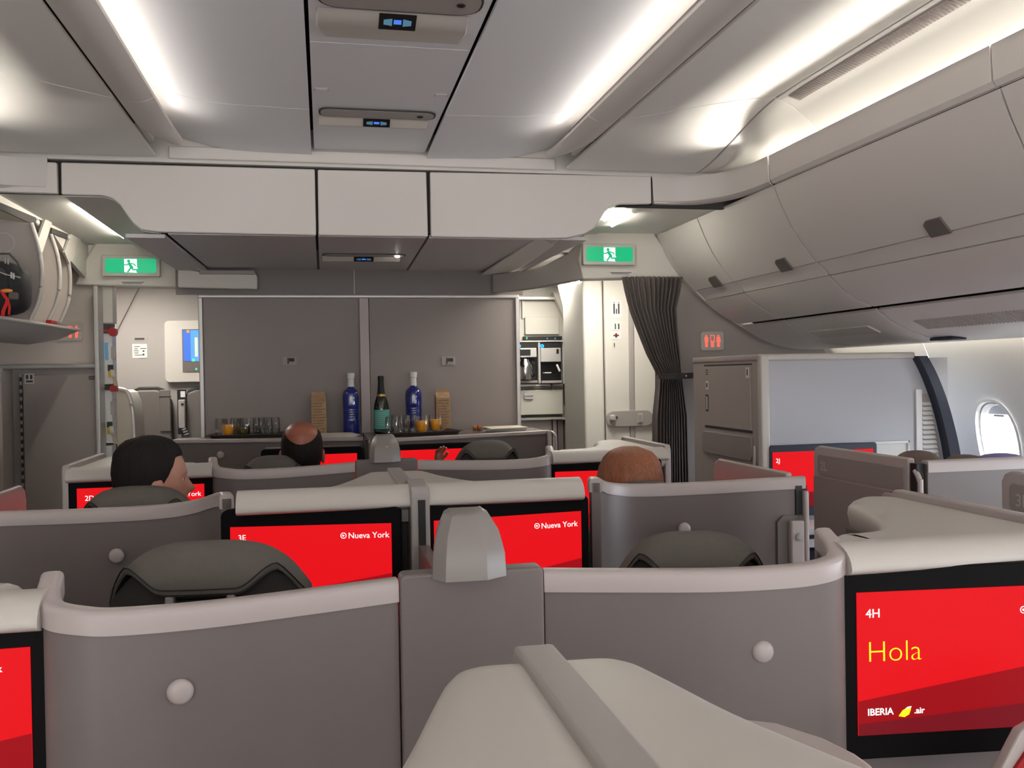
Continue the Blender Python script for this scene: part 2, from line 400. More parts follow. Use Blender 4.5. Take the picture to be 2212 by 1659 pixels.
# soffit from the beam to the forward partition
sof = thing('ceiling', (XC, 4.5, 2.11), None, None, kind='structure')
def sofp(xa0, xb0, xa1, xb1, name='soffit_panel'):
    MB().add([(xa0, 3.835, 2.108), (xb0, 3.835, 2.108), (xb1, 5.2, 2.13), (xa1, 5.2, 2.13)], [(0, 1, 2, 3)]).build(name, 'soffit_grey', sof, solid=.015, offs=1)
sofp(-.015+.005, .44, -.015+.005, .475)
sofp(-.60, -.022, -.60, -.022); sofp(.452, 1.02, .487, 1.02)
sofp(-.76, -.612, -.76, -.612); sofp(1.032, 1.15, 1.032, 1.15)
for pts in ([(340, 501), (305, 496), (287, 482), (272, 462), (258, 441), (243, 429), (220, 422), (132, 420)], [(1413, 440), (1340, 441), (1318, 447), (1306, 458), (1297, 474), (1285, 492), (1262, 505), (1225, 514), (1160, 515)]):
    q = [P2(x, y, YB) for x, y in pts]
    MB().surf([[(x, y, z+.003) for x, z in q] for y in (3.835, 4.3, 4.8, 5.25)]).build('soffit_cheek', 'ceiling_white', sof, smooth=True, solid=.008, offs=0)
# low ceilings over the doorway aisles with the bright edge lights
for s, xa, xb in ((-1, -2.6, -.86), (1, 1.27, 3.2)):
    dc = thing('ceiling', ((xa+xb)/2, 4.5, 2.28), None, None, kind='structure')
    yk = 4.75 if s > 0 else 5.36
    MB().box(xa, xb, 3.86, yk, 2.275, 2.29).build('doorway_ceiling', 'ceiling_white', dc)
    MB().box(xa, xb, yk, 7.55, 2.18, 2.20).build('doorway_ceiling', 'ceiling_white', dc)
    MB().box(xa, xb, yk-.01, yk+.01, 2.18, 2.29).build('doorway_ceiling', 'ceiling_white', dc)
    dl = thing('ceiling_lamp', ((xa+xb)/2, 5.95, 2.17), 'flat lit ceiling lamp over the %s door vestibule' % ('left' if s < 0 else 'right'), 'lamp')
    MB().box(*sorted((XC+s*1.25, XC+s*1.65)), 5.75, 6.15, 2.165, 2.18).build('diffuser', 'light_lamp', dl); MB().box(*sorted((XC+s*1.22, XC+s*1.68)), 5.72, 6.18, 2.172, 2.182).build('frame', 'cap', dl)
    if s > 0:
        dl = thing('ceiling_lamp', (1.55, 5.0, 2.17), 'flat lit ceiling lamp added to brighten the lavatory door', 'lamp')  # extra lamp added to brighten the lavatory door
        MB().box(1.35, 1.80, 4.86, 5.10, 2.165, 2.18).build('diffuser', 'light_lamp', dl); MB().box(1.33, 1.82, 4.84, 5.12, 2.172, 2.182).build('frame', 'cap', dl)
    for (px, py), (qx, qy), r in ((((205, 433), (300, 492), .010), ((172, 446), (268, 513), .006)) if s < 0 else (((1345, 452), (1306, 474), .010), ((1364, 465), (1322, 488), .006))):
        A, B = at(px, py, Z=2.264), at(qx, qy, Z=2.264)
        lt = MB().tube([A, B], r).build('ceiling_light_strip', 'light_door')
        tag(lt, '%s glowing light line in the low ceiling before the %s exit sign' % ('thick bright' if r > .008 else 'thin', 'left' if s < 0 else 'right'), 'light')
# wall above the partition, dark strip
pw = thing('wall_front', (XC, 5.22, 2.0), None, None, kind='structure')
MB().box(-.78, .178, 5.20, 5.23, 1.99, 2.14).build('upper_panel', 'taupe', pw); MB().box(.184, 1.16, 5.20, 5.23, 1.99, 2.14).build('upper_panel', 'taupe', pw)
MB().box(.178, .184, 5.197, 5.23, 1.99, 2.13).build('upper_joint', 'cap', pw)
# forward partition (two grey panels, metal frame, pale centre post)
fp = thing('wall_front', (.23, 5.22, 0), None, None, kind='structure')
MB().box(-.64, .205, 5.205, 5.24, .0, 1.975).build('partition_panel', 'partition', fp)
MB().box(.262, 1.115, 5.205, 5.24, .0, 1.975).build('partition_panel', 'partition', fp)
MB().box(-.665, 1.135, 5.19, 5.25, 1.970, 1.992).build('partition_top_rail', 'trim_metal', fp, bevel=.006)
MB().box(-.665, -.642, 5.19, 5.25, 0, 1.972).build('partition_edge', 'trim_metal', fp, bevel=.004)
MB().box(1.112, 1.135, 5.19, 5.25, 0, 1.972).build('partition_edge', 'trim_metal', fp, bevel=.004)
MB().box(.205, .258, 5.175, 5.24, 0, 1.970).build('partition_post', 'cap', fp, bevel=.004)
MB().box(.12, .35, 5.25, 7.0, 0, 2.1).build('partition_core', 'wall_grey', fp)
for px in (604, 947):
    pl = thing('placard', at(px+20, 779, Y=5.2), 'small placard with a seatbelt symbol on the %s partition panel' % ('left grey' if px < 700 else 'right grey'), 'sign')
    a, c = at(px+7, 771, Y=5.2), at(px+37, 788, Y=5.2)
    MB().box(a.x, c.x, 5.2, 5.204, c.z, a.z).build('plate', 'wall_grey', pl)
    a, c = at(px+17, 773, Y=5.2), at(px+32, 786, Y=5.2)
    m = MB().box(a.x, a.x+.006, 5.198, 5.2, c.z, a.z).box(a.x+.008, c.x, 5.198, 5.2, (a.z+c.z)/2-.004, a.z-.002)
    for k in range(4): m.box(a.x-.026+.003*(k % 2), a.x-.012, 5.2015, 5.204, a.z-.008-k*.010, a.z-.004-k*.010)
    m.build('symbol', 'label_ink', pl)
# rear and side walls
tag(MB().box(-2.9, -2.86, Y0, 7.6, 0, 2.56).build('wall_left', 'sidewall'), kind='structure')
tag(MB().box(-2.9, 3.3, 7.5, 7.6, 0, 2.56).build('wall_front', 'wall_grey'), kind='structure')
tag(MB().box(3.0, 3.3, 4.40, 7.6, 0, 2.56).build('wall_right', 'sidewall'), kind='structure')

# right sidewall with windows (curved), left lies outside the frame and stays plain
def wx(z):
    t = (z-.95)/.75
    return 2.98 - .17*max(0, t)**2 - .03*max(0, t) if z > .95 else 2.98-.15*((.95-z)/.95)**2
WY = [4.77-.63*k for k in range(11)]
sw = thing('wall_right', (2.95, 2, 0), None, None, kind='structure')
def ring(yc, zc, ry, rz, n=32, pw=2.4):
    out = []
    for i in range(n):
        a = 2*PI*i/n; c, s_ = math.cos(a), math.sin(a)
        out.append((yc+ry*math.copysign(abs(c)**(2/pw), c), zc+rz*math.copysign(abs(s_)**(2/pw), s_)))
    return out
def rectring(yc, z0, z1, hy, n=32):
    out = []; zc = 1.20
    for i in range(n):
        a = 2*PI*i/n; c, s_ = math.cos(a), math.sin(a)
        hz = (z1-zc) if s_ > 0 else (zc-z0); k = min(hy/abs(c) if abs(c) > 1e-6 else 9, hz/abs(s_) if abs(s_) > 1e-6 else 9)
        out.append((yc+c*k, zc+s_*k))
    return out
for i, yc in enumerate(WY):
    zc = 1.18; a = ring(yc, zc, .125, .185); c = rectring(yc, .95, 1.45, .3145)
    rows = []
    for k in range(6):
        t = k/5; rows.append([(wx(zz), yy, zz) for yy, zz in [(p[0]*(1-t)+q[0]*t, p[1]*(1-t)+q[1]*t) for p, q in zip(a, c)]])
    for zs in ((.0, .3, .6, .95), (1.45, 1.5, 1.55, 1.6, 1.66, 1.72)):
        MB().surf([[(wx(z), y, z) for y in (yc-.3145, yc+.3145)] for z in zs]).build('sidewall_panel', 'sidewall', sw, smooth=True)
    MB().rings(rows, False).build('sidewall_panel', 'sidewall', sw, smooth=True)
    wn = thing('window_%d' % (i+1), (2.95, yc, zc), None, None, kind='structure')
    a2 = ring(yc, zc+.0, .125, .185); b2 = ring(yc-.0, zc, .098, .150); c2 = ring(yc, zc, .118, .178)
    MB().rings([[(wx(z)-.006, y, z) for y, z in ring(yc, zc, .137, .197)], [(wx(z)-.008, y, z) for y, z in a2], [(wx(z)+.03, y, z) for y, z in c2], [(wx(z)+.10, y, z) for y, z in b2]], False).build('window_reveal', 'sidewall', wn, smooth=True)
    MB().add([(wx(z)+.095, y, z) for y, z in ring(yc, zc, .105, .157)], [tuple(range(32))]).build('window_pane', 'pane', wn, solid=.004)
    bl = [(wx(z)+.045, y, z) for y, z in ring(yc, zc, .112, .168) if z > 1.285]
    MB().add(bl, [tuple(range(len(bl)))]).build('window_blind', 'blind', wn, solid=.004)
    MB().box(wx(1.31)+.028, wx(1.31)+.045, yc-.03, yc+.03, 1.296, 1.304).build('blind_handle', 'cap', wn, bevel=.002)
    MB().tube([(wx(z)+.012, y, z) for y, z in ring(yc, zc, .118, .178)+[ring(yc, zc, .118, .178)[0]]], .0025, 6).build('window_bead', 'strip_grey', wn)
tag(MB().surf([[(x, y, z) for x, z in ((2.82, 1.70), (2.90, 1.9), (2.86, 2.2), (2.6, 2.58))] for y in (Y0, 7.6)]).build('wall_right', 'sidewall', solid=.02), kind='structure')
# ---- overhead bins on the right, seen closed
BP = [(1.804, 2.272), (1.838, 2.19), (1.881, 2.105), (1.932, 2.03), (1.989, 1.965)]
BB = [(1.992, 1.962), (2.012, 1.948), (2.032, 1.930), (2.045, 1.912)]
BL = [(2.047, 1.908), (2.085, 1.870), (2.131, 1.836), (2.185, 1.805), (2.237, 1.784), (2.248, 1.79)]
PS = [(2.262, 1.768), (2.33, 1.722), (2.409, 1.685), (2.50, 1.655), (2.60, 1.642), (2.72, 1.640)]
segs = [None, None, (.866, 2.113), (2.123, 3.363), (3.373, 4.126), (4.136, 4.60)]
blab = [0, 0, 'nearest overhead bin, only its forward end showing at the right edge', 'long closed overhead bin on the right with the largest dark latch', 'closed overhead bin of middle length, between the longest and the shortest on the right', 'short closed overhead bin nearest the curtain and right exit sign']
for i in range(2, 6):
    ya, yb = segs[i]
    t = thing('overhead_bin', (2.1, (ya+yb)/2, 1.8), blab[i], 'overhead bin', 'closed overhead bins on the right')
    MB().surf([[(x, y, z) for x, z in BP] for y in (ya, (ya+yb)/2, yb)]).build('bin_door', 'bin_white', t, smooth=True, solid=.012, offs=0)
    MB().surf([[(x, y, z) for x, z in BL] for y in (ya+.003, yb-.003)]).build('bin_floor', 'bin_white', t, smooth=True, solid=.012, offs=0)
    MB().surf([[(x, y, z) for x, z in BB] for y in (ya+.004, yb-.004)]).build('bin_latch_rail', 'bin_white', t, smooth=True, solid=.012, offs=0)
    MB().prism([(x+.02, z+.02) for x, z in BP+BB+BL]+[(2.8, 2.3)], ya+.002, ya+.012).build('bin_end', 'seam', t)
    ym = {3: 2.60, 4: 3.60, 5: 4.30}.get(i, (ya+yb)/2)
    hw = .045
    MB().add([(1.945, ym-hw, 2.003), (1.945, ym+hw*.6, 2.003), (1.953, ym+hw, 1.993), (1.988, ym+hw*1.2, 1.955), (1.988, ym-hw, 1.955)], [(0, 1, 2, 3, 4)]).build('bin_latch', 'taupe_dark', t, solid=.012, offs=0)
    # service unit under the bin
    q = thing('service_unit_panel', (2.5, (ya+yb)/2, 1.65), {3: 'underside service panel with long slotted air grille beneath the longest bin', 4: 'underside panel with small blank rectangle beneath the middle-length bin', 5: 'plain short underside panel beneath the shortest bin'}.get(i, 'underside service panel of the nearest bin at the right edge'), 'panel', 'service panels under the right bins')
    MB().surf([[(x, y, z) for x, z in PS] for y in (ya+.003, (ya+yb)/2, yb-.003)]).build('service_panel', 'bin_white', q, smooth=True, solid=.012, offs=0)
    if i in (2, 3):
        mb = MB(); k = ya+.12
        while k < yb-.12: mb.add([(2.335, k, 1.711), (2.335, k+.008, 1.711), (2.405, k+.008, 1.678), (2.405, k, 1.678)], [(0, 1, 2, 3)]); k += .018
        mb.build('air_slots', 'strip_grey', q, solid=.004)
    if i == 4:
        MB().add([(2.337, ya+.18, 1.708), (2.337, yb-.08, 1.708), (2.40, yb-.08, 1.679), (2.40, ya+.18, 1.679)], [(0, 1, 2, 3)]).build('cover_plate', 'shell_white', q, solid=.006)
    if i in (3,):
        MB().box(2.50, 2.57, yb-.14, yb+.0, 1.633, 1.645).build('reading_light', 'navy', q, bevel=.004)
tag(MB().box(2.72, 2.83, Y0, 4.62, 1.69, 1.70).build('light_channel', 'bin_white'), 'pale channel along the top of the right sidewall beneath the bins', 'panel')
bt = thing('trim_6', (2.2, 2, 1.9), None, None, kind='structure')
MB().surf([[(x+.03, y, z+.035) for x, z in BP+BB+BL+PS] for y in (Y0, 4.6)]).build('bin_backing', 'seam', bt)
MB().surf([[(x, y, z) for x, z in BP+BB+BL+PS] for y in (Y0, .86)]).build('bin_run', 'bin_white', bt, smooth=True)
MB().box(2.720, 2.726, Y0, 4.6, 1.646, 1.70).build('panel_leak_block', 'bin_white', bt)  # added strip blocking lamp light at the gaps between service panels
EP = [(1.785, 2.32), (1.805, 2.25), (1.837, 2.168), (1.885, 2.10), (1.943, 2.041), (2.005, 1.975), (2.078, 1.914), (2.185, 1.845), (2.298, 1.784), (2.44, 1.73), (2.58, 1.69), (2.72, 1.665), (2.86, 1.655)]
EQ = [(1.81, 2.275)]+BP[1:]+[(2.045, 1.912), (2.131, 1.836), (2.248, 1.775), (2.33, 1.722), (2.409, 1.685), (2.50, 1.655), (2.60, 1.642), (2.72, 1.640)]
m_ = []
for k in range(20):
    def ip(L, t):
        f = t*(len(L)-1); i0 = min(int(f), len(L)-2); w = f-i0
        return (L[i0][0]*(1-w)+L[i0+1][0]*w, L[i0][1]*(1-w)+L[i0+1][1]*w)
    t = k/19; a, c = ip(EQ, t), ip(EP, t)
    m_.append([(a[0], 4.605, a[1]), (c[0], 4.72, c[1])])
MB().surf(m_).build('bin_end_trim', 'bin_white', bt, smooth=True, solid=.012, offs=0)
# end wall behind the bins, right of the curtain
ew = MB().prism([(x, z) for x, z in EP]+[(3.05, 1.6), (3.05, 0), (1.80, 0), (1.80, 1.9)], 4.70, 4.74).build('wall_right', 'closet'); tag(ew, kind='structure')

# light on sidewall top: a lamp tube behind the service panels
tag(MB().box(2.728, 2.74, Y0, 4.58, 1.655, 1.668).build('sidewall_light_strip', 'light_wall'), 'thin warm light strip washing the top of the right sidewall', 'light')

# ================================================================ DOORWAYS, CLOSETS, GALLEY
def poly(name, pts, Y, d, m, parent=None, bevel=0, back=True):
    return MB().prism([P2(x, y, Y) for x, y in pts], Y, Y+(d if back else -d)).build(name, m, parent, bevel=bevel)
def rect(name, x0, y0, x1, y1, Y, d, m, parent=None, bevel=0, r=0):
    a, c = at(x0, (y0+y1)/2, Y=Y), at(x1, (y0+y1)/2, Y=Y); t, u = at((x0+x1)/2, y0, Y=Y), at((x0+x1)/2, y1, Y=Y)
    if r: return MB().prism(rr(a.x, c.x, u.z, t.z, r), Y-d, Y).build(name, m, parent, bevel=bevel)
    return MB().box(a.x, c.x, Y-d, Y, u.z, t.z).build(name, m, parent, bevel=bevel)
YL, YR = 5.30, 4.66
def lintel(n, pts, Y):
    t = thing(n, at(*pts[0], Y=Y), None, None, kind='structure')
    poly('lintel_panel', pts, Y, .10, 'door_cream', t, bevel=.012); return t
lintel('trim_7', [(160, 616), (178, 570), (212, 512), (330, 505), (372, 560), (395, 580), (470, 588), (553, 588), (556, 624), (400, 622)], YL)
poly('trim_8', [(384, 570), (405, 583), (450, 588), (552, 589), (556, 598), (556, 625), (384, 621)], 5.13, .06, 'door_cream', bevel=.008)['kind'] = 'structure'
poly('trim_15', [(430, 583), (550, 584), (552, 593), (430, 592)], 5.115, .03, 'wall_grey', bevel=.004)['kind'] = 'structure'
lintel('trim_9', [(1250, 560), (1262, 500), (1300, 488), (1402, 488), (1412, 500), (1440, 545), (1476, 599), (1260, 604)], YR)
rt = MB(); rows = []
for (ax, ay, bx, by) in ((1258, 520, 1260, 604), (1225, 548, 1225, 609), (1180, 572, 1180, 618), (1130, 585, 1130, 626), (1064, 592, 1064, 632)):
    Yk = YR+(1258-ax)/194*.5
    p, q = at(ax, ay, Y=Yk), at(bx, by, Y=Yk); rows.append([p, q, q+Vector((0, .1, 0)), p+Vector((0, .1, 0))])
tag(rt.rings(rows).build('trim_10', 'wall_grey', smooth=False, bevel=.01), kind='structure')
def exit_sign(x0, y0, x1, y1, Y, lab):
    a, c = at(x0, y1, Y=Y), at(x1, y0, Y=Y)
    w = c.x-a.x; h = w*.385; z1 = (a.z+c.z)/2+h/2; z0 = z1-h
    t = thing('exit_sign', ((a.x+c.x)/2, Y, z0), lab, 'exit sign', 'green running figure exit signs')
    MB().prism(rr(a.x, c.x, z0, z1, .006), Y-.035, Y+.002).build('housing', 'shell_white', t, bevel=.003)
    k = .018
    MB().prism(rr(a.x+k, c.x-k, z0+k, z1-k, .012), Y-.039, Y-.036).build('green_face', 'exit_green', t)
    gx0, gx1 = a.x+k, c.x-k; gw = gx1-gx0; gh = h-2*k
    def g(u, v): return (gx0+u*gw, z0+k+v*gh)
    y = Y-.0395
    MB().prism([g(.38, .04), g(.62, .0), g(.60, .14), g(.64, .33), g(.62, .38), g(.62, .97), g(.37, .97), g(.37, .1)], y-.0008, y).build('door_symbol', 'exit_white', t)
    y -= .001
    m = MB(); hd = g(.46, .82)
    m.prism([(hd[0]+.028*w*math.cos(q*PI/8), hd[1]+.028*w*math.sin(q*PI/8)) for q in range(16)], y-.0008, y)
    def limb(pts, ww):
        for i in range(len(pts)-1):
            p, q = Vector(g(*pts[i])), Vector(g(*pts[i+1])); d = (q-p).normalized(); nn = Vector((-d.y, d.x))*ww*w/2; d = d*ww*w*.4
            m.prism([tuple(p-d+nn), tuple(p-d-nn), tuple(q+d-nn), tuple(q+d+nn)], y-.0008-.0002*i, y)
    limb([(.47, .64), (.52, .38)], .05); limb([(.51, .66), (.57, .60), (.59, .50)], .02); limb([(.46, .64), (.42, .55), (.37, .56)], .02)
    limb([(.50, .38), (.48, .25), (.44, .08)], .028); limb([(.52, .38), (.54, .22), (.63, .24)], .026)
    m.build('running_figure', 'exit_green', t)
    return t
exit_sign(224, 552, 347, 600, YL, 'green exit sign with running figure on the left doorway lintel')
exit_sign(1256, 526, 1368, 577, YR, 'green exit sign with running figure on the right lintel above the curtain')
for x0, y0, x1, y1, Y, sd in ((259, 607, 315, 615, YL, 'left'), (1315, 586, 1367, 594, YR, 'right')):
    t = thing('notice_strip', at(x0, y1, Y=Y), 'tiny framed notice strip below the %s exit sign' % sd, 'sign')
    rect('strip', x0, y0, x1, y1, Y-.001, .002, 'paper_white', t)
    rect('printed_line', x0+3, y0+2, x1-3, y0+3.4, Y-.003, .001, 'label_ink', t); rect('printed_line', x0+6, y0+4.6, x1-8, y0+5.8, Y-.003, .001, 'label_ink', t)

# lavatory indicator signs
def lav_sign(x0, y0, x1, y1, Y, lab):
    t = thing('lavatory_sign', at((x0+x1)/2, y1, Y=Y), lab, 'sign', 'lit red lavatory signs')
    a, c = at(x0, (y0+y1)/2, Y=Y), at(x1, (y0+y1)/2, Y=Y); tz, bz = at((x0+x1)/2, y0, Y=Y).z, at((x0+x1)/2, y1, Y=Y).z
    MB().prism(rr(a.x, c.x, bz, tz, .015), Y-.012, Y).build('plate', 'shell_white', t, bevel=.003)
    w = c.x-a.x; m = MB(); y = Y-.0125
    for k, cx in enumerate((.24, .5, .76)):
        x = a.x+w*cx; z = bz+(tz-bz)*.18; hh = (tz-bz)*.62
        def bx(x0_, x1_, z0_, z1_): m.box(x+x0_*w, x+x1_*w, y-.001, y, z+hh*z0_, z+hh*z1_)
        if k == 1:
            bx(-.085, -.07, .42, 1); bx(.07, .085, .42, 1); bx(-.085, .085, .95, 1); bx(-.085, .085, .42, .5); bx(-.06, -.01, 0, .42); bx(.01, .06, 0, .42)
        else:
            bx(-.03, .03, .88, 1.0); bx(-.075, .075, .45, .84); bx(-.05, -.008, 0, .45); bx(.008, .05, 0, .45)
            if k == 2: bx(-.09, .09, .42, .55)
    m.build('person_symbols', 'lav_red', t)
lav_sign(126, 696, 179, 737, YL+.05, 'lit red lavatory sign on the wall under the open left bin')
lav_sign(1512, 716, 1562, 757, 4.70, 'lit red lavatory sign on the wall right of the curtain')

# left wall beside the door, closet, frame
lw = thing('wall_front', (-1.6, YL+.07, 0), None, None, kind='structure')
a = at(217, 700, Y=YL+.05)
MB().box(-2.9, a.x, YL+.05, YL+.09, 0, 2.2).build('wall_panel', 'warm_wall', lw)
cl = thing('closet', at(130, 1090, Y=YL), 'tall grey-brown closet with hinged door and small icon label, left of the doorway', 'closet')
p0, p1 = at(42, 900, Y=YL), at(217, 900, Y=YL); ztop = at(130, 795, Y=YL).z
MB().box(p0.x-.03, p1.x, YL, YL+.045, 0, ztop).build('body', 'closet', cl)
MB().box(p0.x-.6, p1.x+.008, YL-.03, YL+.045, ztop-.005, ztop+.022).build('top_rail', 'trim_metal', cl, bevel=.008)
q0, q1 = at(52, 900, Y=YL), at(209, 900, Y=YL)
dd = MB().box(q0.x, q1.x, YL-.014, YL-.002, .12, ztop-.035).build('door', 'closet', cl, bevel=.004)
par(MB().box(q0.x-.012, q0.x-.004, YL-.016, YL, .12, ztop-.03).build('hinge', 'trim_metal'), cl)
k = .9
while k < ztop-.06: MB().box(q0.x-.014, q0.x-.002, YL-.018, YL-.015, k, k+.022).build('hinge_knuckle', 'seam', cl); k += .042
rect('label_plate', 53, 807, 74, 829, YL-.014, .002, 'paper_white', cl); 
rect('label_icon', 56, 810, 61, 819, YL-.017, .001, 'label_ink', cl); rect('label_icon', 65, 810, 70, 819, YL-.017, .001, 'label_ink', cl); rect('label_icon', 56, 822, 71, 826, YL-.017, .001, 'label_ink', cl)
rect('door_plate', 192, 812, 210, 820, YL-.014, .002, 'seam', cl); rect('door_plate', 193, 813.5, 209, 818.5, YL-.016, .001, 'taupe', cl)
# cabinet at the far left with recessed handle (its face is toward the aisle)
def cabinet(name, s, lab, handle=True):
    """aisle-side stowage cabinet; s=+1 right, -1 left (mirrored about the cabin centre)"""
    X = 1.804 if s > 0 else -1.345
    def mx(x): return X+s*(x-1.804)
    t = thing(name, (mx(2.2), 3.86, 0), lab, 'cabinet')
    xo = 2.70
    MB().box(*sorted((mx(1.812), mx(xo))), 3.512, 4.215, 0, 1.565).build('body', 'cool_panel' if s > 0 else 'closet', t)
    MB().box(*sorted((mx(1.804), mx(1.814))), 3.53, 4.215, 0, 1.565).build('aisle_face', 'closet', t)
    MB().box(*sorted((mx(1.798), mx(2.53))), 3.495, 3.53, 1.562, 1.590).build('top_rail', 'shell_white', t, bevel=.008)
    MB().box(*sorted((mx(1.798), mx(1.83))), 3.53, 4.22, 1.562, 1.590).build('top_rail', 'cap', t, bevel=.008)
    MB().box(*sorted((mx(1.796), mx(1.836))), 3.492, 3.53, 0, 1.588).build('corner_post', 'shell_white', t, bevel=.008)
    MB().box(*sorted((mx(1.7985), mx(1.806))), 3.60, 4.07, 1.262, 1.545).build('door', 'closet', t, bevel=.002)
    MB().box(*sorted((mx(1.8), mx(1.803))), 3.595, 3.600, 1.262, 1.545).build('door_gap', 'cap', t)
    MB().box(*sorted((mx(1.801), mx(1.8035))), 3.59, 4.08, 1.250, 1.262).build('door_gap', 'seam', t)
    MB().box(*sorted((mx(1.801), mx(1.8035))), 3.59, 4.08, 1.545, 1.552).build('door_gap', 'seam', t)
    MB().box(*sorted((mx(1.797), mx(1.799))), 4.03, 4.06, 1.33, 1.41).build('handle_recess', 'seam', t)
    MB().box(*sorted((mx(1.795), mx(1.799))), 4.036, 4.050, 1.338, 1.402).build('handle', 'trim_metal', t)
    if s > 0:
        MB().box(mx(1.797), mx(1.7988), 4.028, 4.056, 1.435, 1.475).build('label_plate', 'paper_white', t); MB().box(mx(1.796), mx(1.7972), 4.036, 4.048, 1.445, 1.465).build('label_icon', 'label_ink', t)
        MB().box(mx(1.797), mx(1.7988), 3.605, 3.635, 1.49, 1.535).build('label_plate', 'paper_white', t); MB().box(mx(1.796), mx(1.7972), 3.616, 3.624, 1.50, 1.528).build('label_icon', 'label_ink', t)
        for k in range(3): MB().box(mx(1.7975), mx(1.7988), 4.03, 4.056, 1.505+.010*k, 1.509+.010*k).build('label_line', 'label_ink', t)
        # 2J door leaf stowed along the cabinet
        MB().prism([(3.585, 1.235), (4.08, 1.235), (4.10, 1.215), (4.10, 1.145), (4.08, 1.13), (3.60, 1.13), (3.585, 1.15)], 1.792, 1.806, 'x').build('leaf_band', 'partition', t, bevel=.004)
        MB().box(1.794, 1.806, 3.56, 3.58, .4, 1.20).build('leaf_edge', 'trim_metal', t, bevel=.006)
        MB().prism([(3.65, 1.06), (3.70, 1.06), (3.70, 1.095), (3.66, 1.095)], 1.790, 1.806, 'x').build('latch', 'cap', t, bevel=.003)
    return t
cabinet('stowage_cabinet', 1, 'tall grey cabinet on the right, its small door facing the aisle, white panel toward seats')
cabinet('stowage_cabinet', -1, 'dim cabinet cut by the left picture edge, beside the hinged closet')
# metal frame and stacked galley units, left doorway
fr = thing('trim_11', at(222, 960, Y=YL), None, None, kind='structure')
rect('frame_post', 216, 622, 226, 1010, YL+.04, .12, 'trim_metal', fr, bevel=.004)
gs = thing('galley_unit', at(240, 1000, Y=YL+.15), 'narrow pale galley unit edge with red latches and tape, left of the doorway', 'galley unit')
Yg = YL+.15
for y0, y1, m in ((622, 700, 'door_cream'), (722, 830, 'white_plastic'), (842, 955, 'white_plastic'), (960, 1060, 'white_plastic')):
    rect('unit_front', 226, y0, 252, y1, Yg, .10, m, gs, bevel=.004)
rect('unit_body', 227, 622, 251, 1060, Yg+.10, .10, 'seam', gs)
rect('latch_bar', 226, 712, 246, 717, Yg-.10, .02, 'red_plastic_and_reflection', gs); rect('latch_knob', 238, 708, 255, 727, Yg-.10, .04, 'red_plastic_and_reflection', gs, r=.02)
rect('latch_bar', 227, 836, 246, 840, Yg-.10, .02, 'seam', gs); rect('latch_knob', 240, 833, 256, 846, Yg-.10, .04, 'red_plastic_and_reflection', gs, r=.012)
rect('blue_label', 227, 740, 234, 778, Yg-.101, .002, 'blue_label', gs); rect('lock_plate', 241, 748, 251, 776, Yg-.101, .012, 'strip_grey', gs, r=.006)
rect('lock_plate', 240, 866, 249, 896, Yg-.101, .012, 'strip_grey', gs, r=.006); rect('slot', 233, 788, 245, 802, Yg-.101, .004, 'seam', gs); rect('slot', 231, 911, 243, 925, Yg-.101, .004, 'seam', gs)
for x, y in ((238, 799), (236, 921)):
    pts = [at(x, y, Y=Yg-.11), at(x+2, y+12, Y=Yg-.135), at(x+6, y+22, Y=Yg-.125), at(x+9, y+38, Y=Yg-.115)]
    MB().surf([[p, p+Vector((.022, -.004, 0))] for p in spline(pts, 4)]).build('paper_tape', 'paper', gs, solid=.003)
    rect('yellow_tag', x-4, y+2, x+3, y+16, Yg-.105, .006, 'yellow', gs)
# slide-raft bustle and far doorway wall
YF = 6.6
far = thing('wall_front', (-1, YF, 0), None, None, kind='structure')
poly('doorway_wall', [(225, 600), (560, 600), (560, 1000), (225, 1000)], YF, .06, 'wall_grey', far)
poly('sloped_panel', [(250, 600), (310, 600), (252, 715)], YF-.03, .03, 'partition', far)
sb = thing('door_bustle', at(268, 960, Y=5.9), 'pale rounded door lining bulge below the hanging tape in the left doorway', 'door lining')
rows = []
for k, (px, py) in enumerate(((250, 843), (262, 843), (272, 848), (281, 868), (286, 900), (289, 960), (290, 1010), (290, 1395))):
    p = at(px, py, Y=5.75); rows.append([p, p+Vector((0, .35, 0)), p+Vector((-.25, .35, 0)), p+Vector((-.25, 0, 0))])
MB().rings(rows).build('lining', 'galley_cream', sb, bevel=.015)
tb = [at(x, y, Y=5.74) for x, y in ((250, 840), (264, 841), (275, 847), (283, 867), (288, 900), (291, 960), (292, 1010), (292, 1300))]
MB().tube(spline(tb, 5), .012).build('edge_trim', 'trim_metal', sb)
